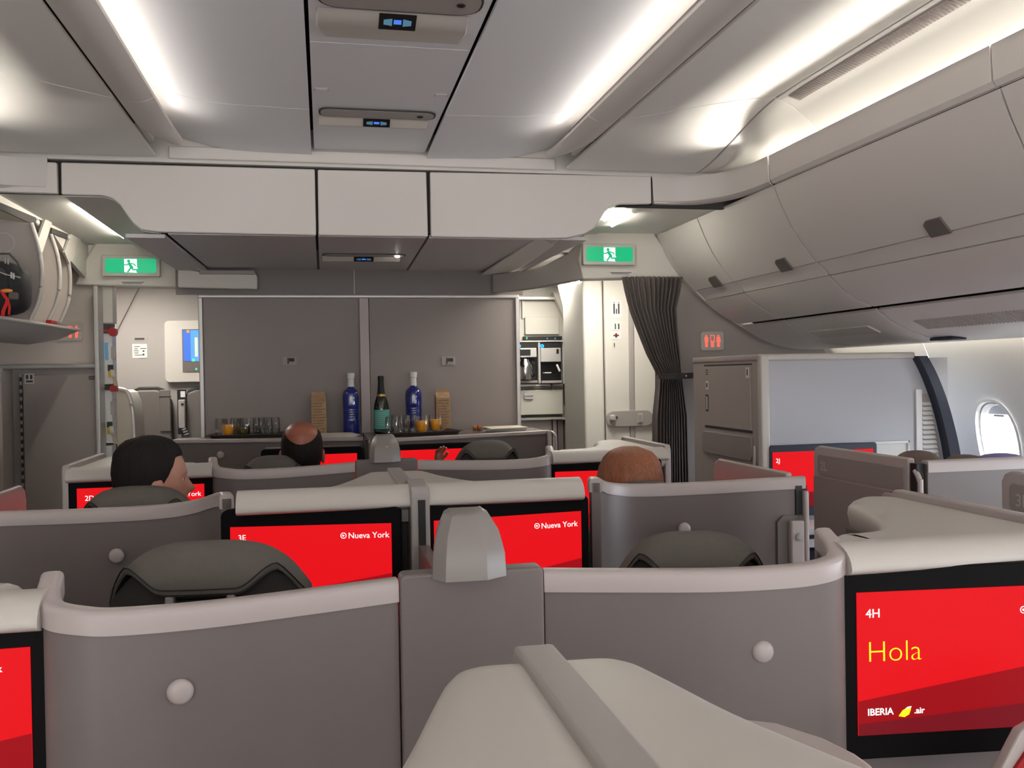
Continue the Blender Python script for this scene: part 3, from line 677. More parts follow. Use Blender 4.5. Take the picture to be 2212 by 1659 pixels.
# attendant seats
def att_seat(x0, x1, lab, phone):
    t = thing('attendant_seat', at((x0+x1)/2, 960, Y=YF-.1), lab, 'crew seat', 'folded crew seats')
    a, c = at(x0, 890, Y=YF-.1), at(x1, 890, Y=YF-.1); zt, zb = at((x0+x1)/2, 836, Y=YF-.1).z, .35
    def prof(i): return [(a.x+.01*i, zb+i), (c.x-.01*i, zb+i), (c.x-.03-.01*i, zt-.10), (c.x-.07, zt-.02-i), (c.x-.12, zt-i), (a.x+.12, zt-i), (a.x+.07, zt-.02-i), (a.x+.03+.01*i, zt-.10)]
    MB().prism(prof(0), YF-.06, YF-.001).build('frame', 'black', t, bevel=.01)
    MB().prism(prof(.02), YF-.10, YF-.05).build('backrest', 'taupe_dark', t, bevel=.015)
    if phone:
        b0 = at(384, 900, Y=YF-.12)
        rect('phone_cradle', 384, 842, 403, 938, YF-.10, .01, 'black', t); rect('label_plate', 390, 845, 400, 858, YF-.11, .003, 'paper_white', t)
        rect('phone_handset', 387, 863, 402, 925, YF-.11, .04, 'strip_grey', t, bevel=.008); rect('phone_button', 391.5, 871, 396.5, 876, YF-.15, .004, 'black', t)
        MB().tube([at(394, 922, Y=YF-.14)]+[at(396+5*math.sin(k*1.3)+k*.6, 925+k*1.1, Y=YF-.14+.01*math.cos(k*1.3)) for k in range(14)], .005).build('phone_cord', 'strip_grey', t)
    else:
        rect('panel_door', 345, 842, 369, 932, YF-.10, .012, 'taupe_dark', t, bevel=.006); rect('panel_gap', 344, 856, 370, 858, YF-.112, .002, 'black', t)
att_seat(258, 378, 'wide dark folded crew seat, left one of the pair in the left doorway', 0)
att_seat(382, 470, 'folded crew seat with grey phone handset, partly behind the partition', 1)
cp = thing('control_panel', at(400, 825, Y=YF-.04), 'pale rounded cabin control panel with lit blue display at the partition edge', 'control panel')
rect('housing', 358, 693, 470, 826, YF, .05, 'shell_white', cp, bevel=.008, r=.03)
rect('display_frame', 394, 711, 470, 803, YF-.05, .006, 'taupe_dark', cp); rect('display', 396, 713, 412, 780, YF-.057, .002, 'blue_screen', cp)
rect('display_half', 412, 713, 466, 780, YF-.057, .002, 'blue_screen_light', cp); rect('display_bar', 421, 729, 427, 770, YF-.060, .001, 'pale_yellow_light', cp)
rect('display_icon', 403, 713, 409, 719, YF-.060, .001, 'orange', cp); rect('display_icon', 415, 775, 421, 781, YF-.060, .001, 'green_led', cp); rect('status_light', 422, 795, 426, 799, YF-.057, .002, 'green_led', cp)
nt = thing('placard', at(300, 772, Y=YF), 'two paper notices on the left doorway wall, dark strip above a white sheet', 'sign')
rect('dark_strip', 285, 728, 318, 736, YF, .004, 'strip_grey', nt); rect('dark_print', 291, 730, 312, 734, YF-.004, .001, 'label_ink', nt); rect('sheet', 286, 743, 318, 773, YF, .004, 'paper_white', nt)
for k, (xa, xb) in enumerate(((290, 302), (290, 298), (289, 300), (290, 299), (291, 312))): rect('print_line', xa, 748+4.6*k, xb, 749.4+4.6*k, YF-.004, .001, 'label_ink', nt)
rect('print_line', 303, 752, 316, 753.4, YF-.004, .001, 'label_ink', nt); rect('print_spot', 308, 757, 312, 760, YF-.004, .001, 'label_ink', nt); rect('print_spot', 308, 764, 312, 767, YF-.004, .001, 'label_ink', nt)

# ---- galley on the right, seen between partition and lavatory
YG = 6.5
gb = thing('galley_cabinet', at(1165, 1000, Y=YG), 'cream galley cabinet block with two beverage makers, right of the partition', 'galley cabinet')
poly('back_panel', [(1085, 630), (1340, 600), (1340, 1010), (1085, 1010)], YG+.06, .05, 'galley_cream', gb)
poly('top_panel', [(1122, 650), (1198, 650), (1242, 736), (1122, 736)], YG, .05, 'galley_cream', gb, bevel=.003)
rect('top_rail', 1110, 643, 1202, 648, YG, .06, 'trim_metal', gb)
rect('flap_door', 1133, 685, 1207, 723, YG, .02, 'galley_cream', gb, bevel=.006); rect('side_strip', 1127, 650, 1131, 688, YG, .02, 'shell_white', gb)
rect('switch_bar', 1129, 727, 1212, 734, YG, .03, 'black', gb)
for x in (1138, ): rect('green_light', x-1, 728, x+1, 733, YG-.03, .002, 'green_led', gb)
for x in (1182, 1199): rect('blue_light', x-1, 730, x+1.2, 732, YG-.03, .002, 'blue_led', gb)
rect('shelf', 1118, 736, 1245, 739, YG, .06, 'trim_metal', gb); rect('bay_back', 1118, 739, 1212, 828, YG+.03, .02, 'black', gb)
for x in (1161, 1213): rect('bay_divider', x-1.5, 739, x+3, 828, YG, .05, 'trim_metal', gb)
rect('tray_rail', 1120, 830, 1212, 834, YG, .04, 'trim_metal', gb); rect('tray_rail', 1120, 836, 1213, 839, YG, .04, 'taupe_dark', gb); rect('latch', 1190, 828, 1193, 842, YG-.04, .02, 'seam', gb)
rect('drawer', 1120, 842, 1213, 895, YG, .04, 'galley_cream', gb, bevel=.004); rect('drawer_handle', 1131, 848, 1152, 862, YG-.04, .012, 'trim_metal', gb, r=.018); rect('drawer_gap', 1120, 897, 1213, 901, YG, .02, 'seam', gb)  # last piece is a dark strip between drawer and lower counter
rect('drawer_handle_bar', 1132, 854, 1151, 856, YG-.052, .006, 'chrome', gb)
rect('side_niche', 1218, 829, 1262, 875, YG, .03, 'black', gb); rect('niche_cup', 1246, 862, 1262, 874, YG-.03, .03, 'strip_grey', gb, bevel=.006)
rect('lower_counter', 1110, 901, 1265, 905, YG, .08, 'strip_grey', gb)
for x0, x1 in ((1118, 1189), (1191, 1200), (1202, 1214), (1216, 1266)): rect('lower_door', x0, 906, x1, 1010, YG, .05, 'taupe' if x0 > 1200 else 'partition', gb, bevel=.003)
rect('pull', 1223, 945, 1262, 949, YG-.05, .02, 'taupe_dark', gb)
poly('sloped_strut', [(1195, 632), (1213, 632), (1262, 745), (1262, 800), (1245, 740)], YG-.08, .06, 'shell_white', gb)
rect('niche_lining', 1217, 740, 1262, 828, YG, .02, 'wall_grey', gb); rect('wall_knob', 1238, 795, 1246, 806, YG-.02, .04, 'trim_metal', gb, bevel=.006)
for x0, x1, kind_ in ((1121, 1159, 0), (1165, 1211, 1)):
    t = thing('coffee_maker', at((x0+x1)/2, 826, Y=YG), 'beverage maker with %s in the right galley' % ('shiny steel pot' if kind_ == 0 else 'open black bay and silver front'), 'coffee maker', 'galley beverage makers')
    rect('upper_housing', x0, 752, x1-3, 772 if kind_ == 0 else 782, YG-.02, .05, 'trim_metal', t, bevel=.004)
    rect('top_panel', x0, 741, x1, 751, YG-.02, .04, 'black', t); 
    p = at(x0+(0 if kind_ == 0 else 6), 747.5, Y=YG-.062)
    lr = MB(); n = 16
    lr.rings([[(p.x+r*math.cos(2*PI*i/n), yy, p.z+r*math.sin(2*PI*i/n)) for i in range(n)] for r, yy in ((.014, YG-.060), (.014, YG-.064), (.008, YG-.064), (.008, YG-.060))]).build('blue_ring_light', 'blue_led', t)
    rect('base', x0+1, 822, x1-2, 827, YG-.02, .06, 'strip_grey', t)
    if kind_ == 0:
        q = at(1135, 820, Y=YG-.09); MB().lathe([(0, 0), (.048, .0), (.056, .03), (.058, .08), (.05, .115), (.035, .135), (.03, .15), (0, .155)], q.x, q.y+.02, q.z).build('steel_pot', 'chrome', t, smooth=True)
        rect('window', 1123, 755, 1146, 768, YG-.071, .002, 'black', t)
        q = at(1150, 790, Y=YG-.09); MB().tube([q+Vector((0, 0, .03)), q+Vector((.012, -.03, .01)), q+Vector((.012, -.03, -.06)), q+Vector((0, 0, -.08))], .006).build('pot_handle', 'black', t)
    else:
        rect('dial', 1202, 754, 1207, 764, YG-.071, .004, 'black', t, bevel=.001); rect('spigot', 1172, 804, 1187, 807, YG-.04, .06, 'trim_metal', t, bevel=.003)
        a_, b_ = at(1203, 788, Y=YG-.07), at(1209, 802, Y=YG-.10); MB().tube([a_, b_], .008).build('lever', 'shell_white', t)
pl = thing('wall_lining', at(1232, 700, Y=6.1), 'pale sloping lining with round dark camera eye left of the lavatory', 'lining')
poly('lining_panel', [(1208, 615), (1266, 605), (1266, 822), (1236, 730)], 6.15, .05, 'galley_cream', pl)
p = at(1234, 640, Y=6.15); MB().lathe([(0, 0), (.018, 0), (.018, .01), (0, .012)], 0, 0).xf(Matrix.Translation(p) @ Matrix.Rotation(PI/2, 4, 'X')).build('camera_eye', 'fabric_dark', pl)
poly('lining_gap', [(1238, 701), (1262, 700), (1262, 702), (1238, 703)], 6.147, .004, 'seam', pl)
p = at(1255, 672, Y=6.14); MB().tube([p+Vector((.02*math.cos(a_), 0, .02*math.sin(a_))) for a_ in [k*.5 for k in range(3, 11)]], .005).build('hook', 'wall_grey', pl)
e2 = thing('exit_sign', at(1252, 640, Y=6.1), 'small slanted exit sign corner peeking left of the lavatory door', 'exit sign')
poly('green_face', [(1239, 622), (1260, 620), (1260, 651), (1253, 649)], 6.10, .02, 'exit_green', e2); poly('white_edge', [(1238, 621), (1262, 618), (1262, 622), (1240, 624)], 6.095, .02, 'exit_white', e2)

# ---- lavatory wall, door
lv = thing('door_1', at(1350, 1000, Y=5.4), None, None, kind='structure')
poly('lavatory_wall', [(1258, 603), (1302, 596), (1312, 1100), (1268, 1100)], 5.45, .5, 'door_cream', lv, bevel=.02)
poly('door_leaf', [(1304, 596), (1357, 590), (1363, 1100), (1314, 1100)], 5.44, .03, 'door_cream', lv, bevel=.004)
poly('door_leaf', [(1368, 590), (1478, 590), (1484, 1100), (1374, 1100)], 5.44, .03, 'door_cream', lv, bevel=.004)
poly('door_gap', [(1300, 594), (1480, 585), (1486, 1100), (1310, 1100)], 5.475, .02, 'seam', lv)
poly('door_fold_strip', [(1357.5, 594), (1367.5, 592), (1374, 1100), (1364, 1100)], 5.432, .03, 'strip_grey', lv, bevel=.003)
a, c = at(1310, 888, Y=5.42), at(1411, 921, Y=5.42)
MB().prism(rr(a.x, c.x, at(1360, 921, Y=5.42).z, at(1360, 887, Y=5.42).z, .045), 5.418, 5.436).build('lock_plate', 'strip_grey', lv, bevel=.003)
rect('lock_knob', 1316, 896, 1327, 909, 5.418, .03, 'trim_metal', lv, bevel=.008); rect('lock_slot', 1331, 899, 1334, 905, 5.418, .004, 'seam', lv)
rect('lock_window', 1377, 893, 1388, 914, 5.418, .004, 'galley_cream', lv, bevel=.002); rect('lock_window', 1379, 896, 1386, 912, 5.413, .002, 'strip_grey', lv)
for k, (x0, y0, x1, y1) in enumerate(((1321, 650, 1342, 686), (1322, 696, 1341, 713), (1322, 717, 1341, 733), (1322, 736, 1332, 753))):
    t = thing('door_label', at((x0+x1)/2, y1, Y=5.44), ['tall lavatory label with two figures on the cream door', 'small label with dark bars below the figures label', 'no-smoking label with red mark on the lavatory door', 'lowest tiny label on the lavatory door'][k], 'label')
    rect('plate', x0, y0, x1, y1, 5.4395, .002, 'paper_white' if k != 3 else 'door_cream', t)
    if k == 0:
        for fx in (1326.5, 1336.5): rect('figure', fx-1.6, 656, fx+1.6, 678, 5.437, .001, 'label_ink', t); rect('figure_head', fx-1, 652.5, fx+1, 654.5, 5.437, .001, 'label_ink', t)
        rect('figure', 1330.6, 667, 1333, 678, 5.437, .001, 'label_ink', t)
    elif k == 1:
        rect('bar', 1328, 699, 1330.5, 711, 5.437, .001, 'label_ink', t); rect('bar', 1335, 699, 1338, 711, 5.437, .001, 'label_ink', t)
    elif k == 2: rect('bar', 1325, 723, 1337, 726, 5.437, .001, 'red_plastic_and_reflection', t); rect('bar', 1329, 720, 1333, 729, 5.4365, .001, 'label_ink', t)
    else: rect('bar', 1326, 741, 1328, 750, 5.437, .001, 'label_ink', t)

# ---- curtain gathered by a strap
cu = thing('curtain', at(1440, 1050, Y=4.6), 'dark grey-brown pleated curtain tied back right of the lavatory door', 'curtain')
def cedge(t):
    L = [(1345, 598), (1352, 630), (1362, 668), (1378, 710), (1400, 765), (1421, 806), (1420, 840), (1414, 900), (1413, 1060)]
    R = [(1474, 598), (1468, 640), (1459, 668), (1461, 720), (1466, 765), (1469, 806), (1473, 840), (1481, 900), (1485, 1060)]
    f = t*(len(L)-1); i = min(int(f), len(L)-2); w = f-i
    return ([L[i][k]*(1-w)+L[i+1][k]*w for k in (0, 1)], [R[i][k]*(1-w)+R[i+1][k]*w for k in (0, 1)])
rows = []
for j in range(49):
    l, r = cedge(j/48); p, q = at(*l, Y=4.56), at(*r, Y=4.56); row = []
    n = 150; wdt = (q.x-p.x); t = j/48
    amp = .020 if t < .62 else .026
    for i in range(n+1):
        u = i/n; ph = u*PI*2*12+1.2*math.sin(u*9+t*2)
        row.append((p.x+wdt*u+.004*math.cos(ph*2), 4.56+amp*math.sin(ph)+.035*math.sin(u*PI)*-1*(1 if .55 < t < .7 else .4), p.z))
    rows.append(row)
MB().surf(rows).build('cloth', 'curtain', cu, smooth=True, solid=.002)
a, c = at(1408, 815, Y=4.50), at(1500, 812, Y=4.66)
pts = spline([at(1423, 812, Y=4.50), at(1440, 813, Y=4.475), at(1465, 812, Y=4.49), at(1480, 812, Y=4.56), at(1497, 811, Y=4.66)], 5)
MB().surf([[p+Vector((0, 0, .016)), p-Vector((0, 0, .016))] for p in pts]).build('tie_strap', 'fabric_dark', cu, solid=.003)
p = at(1482, 812, Y=4.545); MB().ell(p, (.006, .004, .006)).build('strap_stud', 'chrome', cu)

# ================================================================ LEFT OPEN BIN
ob = thing('overhead_bin', at(60, 720, Y=4.6), 'open overhead bin at the left edge with curved white dividers and a black backpack inside', 'overhead bin')
def plate(Y, arc, m, left):
    q = [P2(x, y, Y) for x, y in arc]
    lx = q[0][0]-left
    MB().prism(q+[(lx, q[-1][1]), (lx, q[0][1]+.06)], Y, Y+.012).build('end_panel', m, ob)
    MB().tube([(x, Y-.002, z) for x, z in q], .009).build('divider_edge', 'shell_white', ob, smooth=True)
A1 = spline([(68, 482, 0), (84, 535, 0), (91, 590, 0), (85, 645, 0), (66, 690, 0)], 8)
plate(4.25, [(p.x, p.y) for p in A1], 'closet', .55)
A2 = spline([(110, 506, 0), (124, 550, 0), (130, 600, 0), (124, 650, 0), (105, 693, 0)], 8)
plate(4.65, [(p.x, p.y) for p in A2], 'warm_wall', .55)
A3 = spline([(132, 514, 0), (146, 555, 0), (152, 605, 0), (147, 655, 0), (130, 696, 0)], 8)
plate(4.95, [(p.x, p.y) for p in A3], 'warm_wall', .6)
rt_ = [at(-40, 388, X=-1.25), at(220, 511, X=-1.25)]
MB().tube(rt_, .007).build('top_rail', 'shell_white', ob)
def railbox(pts, Y0_, Y1_, m, name, X=-1.25, dx=-.02):
    q = [at(x, y, X=X) for x, y in pts]
    MB().prism([(p.y, p.z) for p in q], X+dx, X, 'x').build(name, m, ob)
railbox([(-40, 400), (210, 512), (185, 600), (150, 560), (100, 480), (-40, 425)], 0, 0, 'door_cream', 'header_panel', -1.255, -.02)
railbox([(-10, 433), (78, 470), (76, 486), (-10, 448)], 0, 0, 'seam', 'hinge_slot', -1.245, -.006)
railbox([(112, 492), (148, 506), (146, 517), (112, 503)], 0, 0, 'seam', 'hinge_slot', -1.245, -.006)
for x, y in ((80, 480), (149, 512)): p = at(x, y, X=-1.243); MB().ell(p, (.01, .02, .016)).build('hinge_pin', 'trim_metal', ob)
pillar = [(98, 474), (113, 480), (92, 545), (78, 532)]
railbox(pillar, 0, 0, 'shell_white', 'hinge_arm', -1.24, -.01)
railbox([(155, 500), (180, 510), (150, 570), (140, 545)], 0, 0, 'shell_white', 'hinge_arm', -1.24, -.01)
# bucket floor
lp = [at(-30, 682, X=-1.245), at(172, 713, X=-1.245)]
rows = []
for p in (lp[0], (lp[0]+lp[1])/2, lp[1]):
    rows.append([(p.x, p.y, p.z), (p.x-.03, p.y, p.z-.012), (p.x-.10, p.y, p.z-.045), (p.x-.25, p.y, p.z-.07), (p.x-.6, p.y, p.z-.03)])
MB().surf(rows).build('bucket_floor', 'bin_white', ob, smooth=True, solid=.008)
MB().tube([lp[0], lp[1]], .008).build('bucket_lip', 'shell_white', ob)
p = at(115, 698, X=-1.26); MB().box(p.x-.02, p.x+.005, p.y-.05, p.y+.05, p.z-.01, p.z+.012).build('red_catch', 'red_plastic_and_reflection', ob, bevel=.004)
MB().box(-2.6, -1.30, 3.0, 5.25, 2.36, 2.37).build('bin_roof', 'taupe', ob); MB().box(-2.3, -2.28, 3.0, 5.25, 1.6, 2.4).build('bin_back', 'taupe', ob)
p = at(6, 524, Y=4.24); MB().rings([[(p.x+r*math.cos(2*PI*i/28), 4.248, p.z+r*math.sin(2*PI*i/28)) for i in range(28)] for r in (.042, .044)], False).build('press_mark', 'trim_metal', ob, solid=.002)
bg = thing('backpack', at(20, 688, Y=4.05), 'black backpack with silver zips and a red ribbon inside the open left bin', 'backpack')
def bk(d): return Vector([math.copysign(abs(v)**.6, v) for v in d])
zf = at(20, 684, Y=4.05).z; zt = at(20, 552, Y=4.05).z
p = at(8, 620, Y=4.08)
xr_ = at(57, 640, Y=4.08).x
MB().ell((xr_-.19, 4.11, (zf+zt)/2-.005), (.19, .105, (zt-zf)/2-.012), fn=lambda d: Vector([math.copysign(abs(v)**.5, v) for v in d])).build('main_bag', 'bag', bg, smooth=True)
MB().ell((xr_-.20, 4.03, zf+.11), (.16, .06, .105), fn=bk).build('front_pocket', 'bag', bg, smooth=True)
MB().tube([at(-5, 548, Y=4.07), at(20, 548, Y=4.06), at(38, 566, Y=4.06), at(50, 590, Y=4.06)], .005).build('edge_piping', 'fabric', bg)
MB().tube([at(-5, 586, Y=3.99), at(15, 594, Y=3.99), at(44, 600, Y=3.995)], .004).build('zip', 'chrome', bg)
for x, y in ((12, 560), (18, 562), (25, 592), (30, 594)): MB().box(*(lambda q: (q.x-.003, q.x+.003, q.y-.004, q.y, q.z-.025, q.z))(at(x, y-4, Y=3.975))).build('zip_pull', 'chrome', bg)
MB().surf([[q, q+Vector((.014, 0, 0))] for q in spline([at(-2, 625, Y=3.955), at(6, 640, Y=3.955), at(12, 650, Y=3.955), at(3, 672, Y=3.955), at(2, 688, Y=3.955)], 4)]).build('red_ribbon', 'red_cloth', bg, solid=.003)
MB().surf([[q, q+Vector((.008, 0, 0))] for q in spline([at(12, 645, Y=3.95), at(18, 660, Y=3.95), at(17, 680, Y=3.95)], 4)]).build('ribbon_tail', 'red_cloth', bg, solid=.003)
p = at(15, 628, Y=3.955); MB().ell(p, (.022, .01, .008)).build('tag_orange', 'orange', bg, smooth=True)
rect('side_pocket', 20, 632, 42, 648, 3.975, .02, 'fabric', bg, bevel=.008)
# hidden run of left bins toward the viewer
lb = thing('trim_12', (-1.8, 0, 2), None, None, kind='structure')
MB().surf([[(.412-x, y, z) for x, z in BP+BB+BL+PS] for y in (Y0, 3.0)]).build('bin_run', 'bin_white', lb, smooth=True)
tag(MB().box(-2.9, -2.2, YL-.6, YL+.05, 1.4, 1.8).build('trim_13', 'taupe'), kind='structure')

# ================================================================ SEATS AND SUITES
XS = .237                      # centreline of the middle seat block
def local(x0, Y0_, x1, Y1_, ztop):
    """matrix for a screen: local x runs right along the bezel, local z up from the top edge, local -y toward the viewer"""
    A, B = Vector((x0, Y0_, ztop)), Vector((x1, Y1_, ztop)); d = (B-A).normalized(); n = Vector((0, 0, 1)).cross(d)
    m = Matrix((d, n, Vector((0, 0, 1)))).transposed().to_4x4(); m.translation = A; return m, (B-A).length
def hit(mx, px, py, y=0):
    i = mx.inverted(); o = i @ CAM; d = (i.to_3x3() @ ray(px, py)); t = (y-o.y)/d.y; return o+d*t
def screen(parent, x0, Y0_, x1, Y1_, ztop, h=.335, texts=(), extra=None, disp=(.024, .042, .024, .045), r=.018):
    mx, w = local(x0, Y0_, x1, Y1_, ztop)
    bz = MB().prism(rr(0, w, -h, 0, r), -.004, .03).xf(mx).build('screen_bezel', 'bezel', parent, bevel=.004)
    l, t, rgt, b_ = disp
    MB().box(l, w-rgt, -.0065, -.004, -h+b_, -t).xf(mx).build('display', 'red_screen', bz)
    # darker wedge at the foot of the picture
    x0_, x1_, z0 = l, w-rgt, -h+b_; hh = h-b_-t
    MB().add([(x0_, -.0068, z0), (x1_, -.0068, z0), (x1_, -.0068, z0+hh*.50), (x0_, -.0068, z0+hh*.24)], [(0, 1, 2, 3)]).xf(mx).build('display_wedge', 'red_screen_dark', bz)
    MB().add([(x0_, -.0070, z0), (x0_+(x1_-x0_)*.75, -.0070, z0), (x1_, -.0070, z0+hh*.11), (x1_, -.0070, z0+hh*.20), (x0_, -.0070, z0+hh*.08)], [(0, 1, 2, 3, 4)]).xf(mx).build('display_wedge', 'red_screen_deep', bz)
    for body, px, py, hpx, m, bold in texts:
        p = hit(mx, px, py, -.0075); q = hit(mx, px, py-hpx, -.0075); sz_ = (q.z-p.z)/.70
        o = text(body, sz_, mx @ Matrix.Translation(p) @ FACE, m, bz, 'screen_text', bold=bold)
    if extra: extra(mx, bz)
    return bz, mx
def target_icon(px, py, rpx):
    def f(mx, bz):
        p = hit(mx, px, py, -.0075); q = hit(mx, px, py-rpx, -.0075); r = q.z-p.z
        m = MB(); n = 24
        m.rings([[(p.x+a*math.cos(2*PI*i/n), y, p.z+a*math.sin(2*PI*i/n)) for i in range(n)] for a, y in ((r, -.0075), (r, -.008), (r*.78, -.008), (r*.78, -.0075))], False)
        m.add([(p.x-r*.15, -.008, p.z+r*.4), (p.x+r*.45, -.008, p.z), (p.x-r*.15, -.008, p.z-r*.4), (p.x-r*.5, -.008, p.z)], [(0, 1, 2, 3)])
        m.xf(mx).build('screen_icon', 'screen_white', bz)
    return f
def knob(p, parent, r=.0195, nrm=(0, -1, 0)):
    d = Vector(nrm).normalized(); m = d.to_track_quat('Z', 'Y').to_matrix().to_4x4(); m.translation = p
    MB().lathe([(0, 0), (.008, 0), (.008, .010), (r*.9, .012), (r, .017), (r*.97, .021), (r*.75, .0245), (r*.35, .026), (0, .0262)], 0, 0, 0, 28).xf(m).build('coat_knob', 'cap', parent, smooth=True)

def wall_along(parent, pts, capm='cap', bodym='taupe', th=.026, caph=.037, z0=.12, name='shell'):
    """pts: (x, y, ztop) along the wall; body with a paler rounded capping"""
    P = spline(pts, 6); n = len(P); R_, C_ = [], []
    for i, p in enumerate(P):
        t = (P[min(i+1, n-1)]-P[max(i-1, 0)]); t.z = 0; t.normalize(); q = Vector((-t.y, t.x, 0))
        a = p+q*th/2; b_ = p-q*th/2
        R_.append([(a.x, a.y, z0), (a.x, a.y, p.z-.01), (b_.x, b_.y, p.z-.01), (b_.x, b_.y, z0)])
        k = th/2+.004; row = []
        for u, v in ((-1, -caph), (-1, -.009), (-.9, -.004), (-.66, -.0008), (-.3, 0), (.3, 0), (.66, -.0008), (.9, -.004), (1, -.009), (1, -caph)):
            c = p+q*k*u; row.append((c.x, c.y, p.z+v))
        C_.append(row)
    MB().rings(R_).build(name+'_panel', bodym, parent, smooth=False, bevel=.002)
    MB().rings(C_).build('capping', capm, parent, smooth=True)
    return P

def headrest(name, x, y, z, sc, lab, yaw=0, tilt=0, group='airline seats', droop=1.0):
    """seat seen from behind: seat cushion, backrest, winged headrest with bracket; z = top of headrest"""
    t = thing(name, (x, y, 0), lab, 'airline seat', group)
    R0 = Matrix.Translation((x, y, 0)) @ Matrix.Rotation(yaw, 4, 'Z')
    def sup(c, r, p=.45):
        return MB().ell(c, r, 24, 14, fn=lambda d: Vector([math.copysign(abs(v)**p, v) for v in d]))
    sup((0, .34, .40), (.24, .25, .07)).xf(R0).build('seat_cushion', 'fabric', t, smooth=True)
    rows = []
    for k in range(15):
        v = k/14; zz = .42+(z-.10-.42)*v; w = .235 - .02*v - (.10*max(0, (v-.75)/.25)**2); yy = .02+.10*(1-v); row = []
        for a in range(24):
            an = 2*PI*a/24; row.append((w*math.copysign(abs(math.cos(an))**.5, math.cos(an)), yy+.045*math.copysign(abs(math.sin(an))**.7, math.sin(an)), zz))
        rows.append(row)
    MB().rings(rows).xf(R0).build('backrest', 'fabric', t, smooth=True)
    rows = []; N = 44; lipc = []
    for k in range(N+1):
        u = -1+2*k/N; xx = .19*sc*u; au = abs(u)
        top = z - .010*u*u - .085*au**3.4*droop
        if au < .35: dl = -.088
        elif au < .72: w = (au-.35)/.37; w = w*w*(3-2*w); dl = -.088+(.088-.048)*w
        else: w = (au-.72)/.28; dl = -.048-.082*w**1.3*droop
        lipz = min(z+dl, top-.012); e = max(.10, (1-au**6)); yy = .03*u*u
        c = [(.060*e, top-.045*e-.012), (.052*e, top-.018*e), (.030*e, top-.004), (0, top), (-.030*e, top-.006*e), (-.055*e, top-.022*e), (-.068*e, (top-.03*e+lipz+.012)/2), (-.074*e, lipz+.012), (-.073*e, lipz+.003), (-.064*e, lipz-.003), (-.050*e, lipz+.004), (.02*e, lipz+.006)]
        c = [(a_, max(b_, lipz-.003) if a_ < 0 else b_) for a_, b_ in c]
        rows.append([(xx, yy+a_, b_) for a_, b_ in c]); lipc.append((xx, yy-.0765*e, lipz+.012))
    MB().rings(rows).xf(R0).build('headrest', 'fabric', t, smooth=True)
    MB().tube(lipc, .0013, 6).xf(R0).build('seam_piping', 'black', t)
    rows = []
    for k in range(N+1):
        u = -1+2*k/N; xx = .183*sc*u; au = abs(u)
        top = z - .03 - .085*au**3.4*droop; bot = z-.22
        rows.append([(xx, .03*u*u+.030, top), (xx, .03*u*u-.030, top), (xx, .03*u*u-.036, bot), (xx, .03*u*u+.03, bot)])
    MB().rings(rows).xf(R0).build('headrest_shell', 'fabric_dark', t, smooth=True)
    for sx in (-1, 1): MB().box(sx*.055-.008, sx*.055+.008, -.065, -.045, z-.16, z-.09).xf(R0).build('headrest_bracket', 'strip_grey', t, bevel=.004)
    MB().box(-.045, .045, -.052, -.040, z-.16, z-.10).xf(R0).build('headrest_slot', 'black', t)
    return t

# ---- shells behind each pair of middle seats (rows 3 and 1)
def pair_shell(dy, lab, knobs):
    t = thing('seat_shell', (XS, 1.5+dy, 0), lab, 'seat shell', 'curved shells behind the paired middle seats')
    for s in (-1, 1):
        e_ = .648 if s > 0 else .634
        pts = [(XS+s*.125, 1.5+dy, 1.188), (XS+s*.27, 1.478+dy, 1.183), (XS+s*.42, 1.452+dy, 1.180), (XS+s*.54, 1.436+dy, 1.182), (XS+s*(e_-.045), 1.434+dy, 1.187), (XS+s*e_, 1.452+dy, 1.194), (XS+s*(e_+.018), 1.485+dy, 1.208), (XS+s*(e_+.026), 1.535+dy, 1.224)]
        wall_along(t, pts)
    MB().prism(rr(XS-.1215, XS+.1215, .12, 1.196, .010), 1.478+dy, 1.52+dy).build('centre_panel', 'taupe', t, bevel=.006)
    for x, z in knobs: knob((x, 1.448+dy, z), t, nrm=(.1 if x < XS else -.08, -1, 0))
    # rounded top of the sliding divider
    rows = []
    for w, yb, yt_, z in ((.064, -.055, .075, 1.186), (.062, -.052, .072, 1.225), (.055, -.040, .068, 1.258), (.040, -.016, .062, 1.286), (.030, .0, .058, 1.291)):
        pts2 = [(-w, yb+.03), (-w*.72, yb), (w*.35, yb-.002), (w*.92, yb+.022), (w, yb+.06), (w*.8, yt_), (-w*.8, yt_)]
        rows.append([(XS-.004+a, 1.5+dy+b_, z) for a, b_ in pts2])
    MB().rings(rows).build('divider_cap', 'hump', t, bevel=.007, seg=3)
    MB().box(XS-.012, XS+.012, 1.53+dy, 2.24+dy, .3, 1.10).build('divider_panel', 'taupe', t)
    return t
kL, kR = at(390, 1487, Y=1.445), at(1640, 1402, Y=1.445)
pair_shell(0, 'large curved grey-brown shell in the foreground with two round coat knobs', ((kL.x, kL.z), (kR.x, kR.z)))
pair_shell(2.1, 'smaller far curved shell behind the front row, near the drinks counter', ())

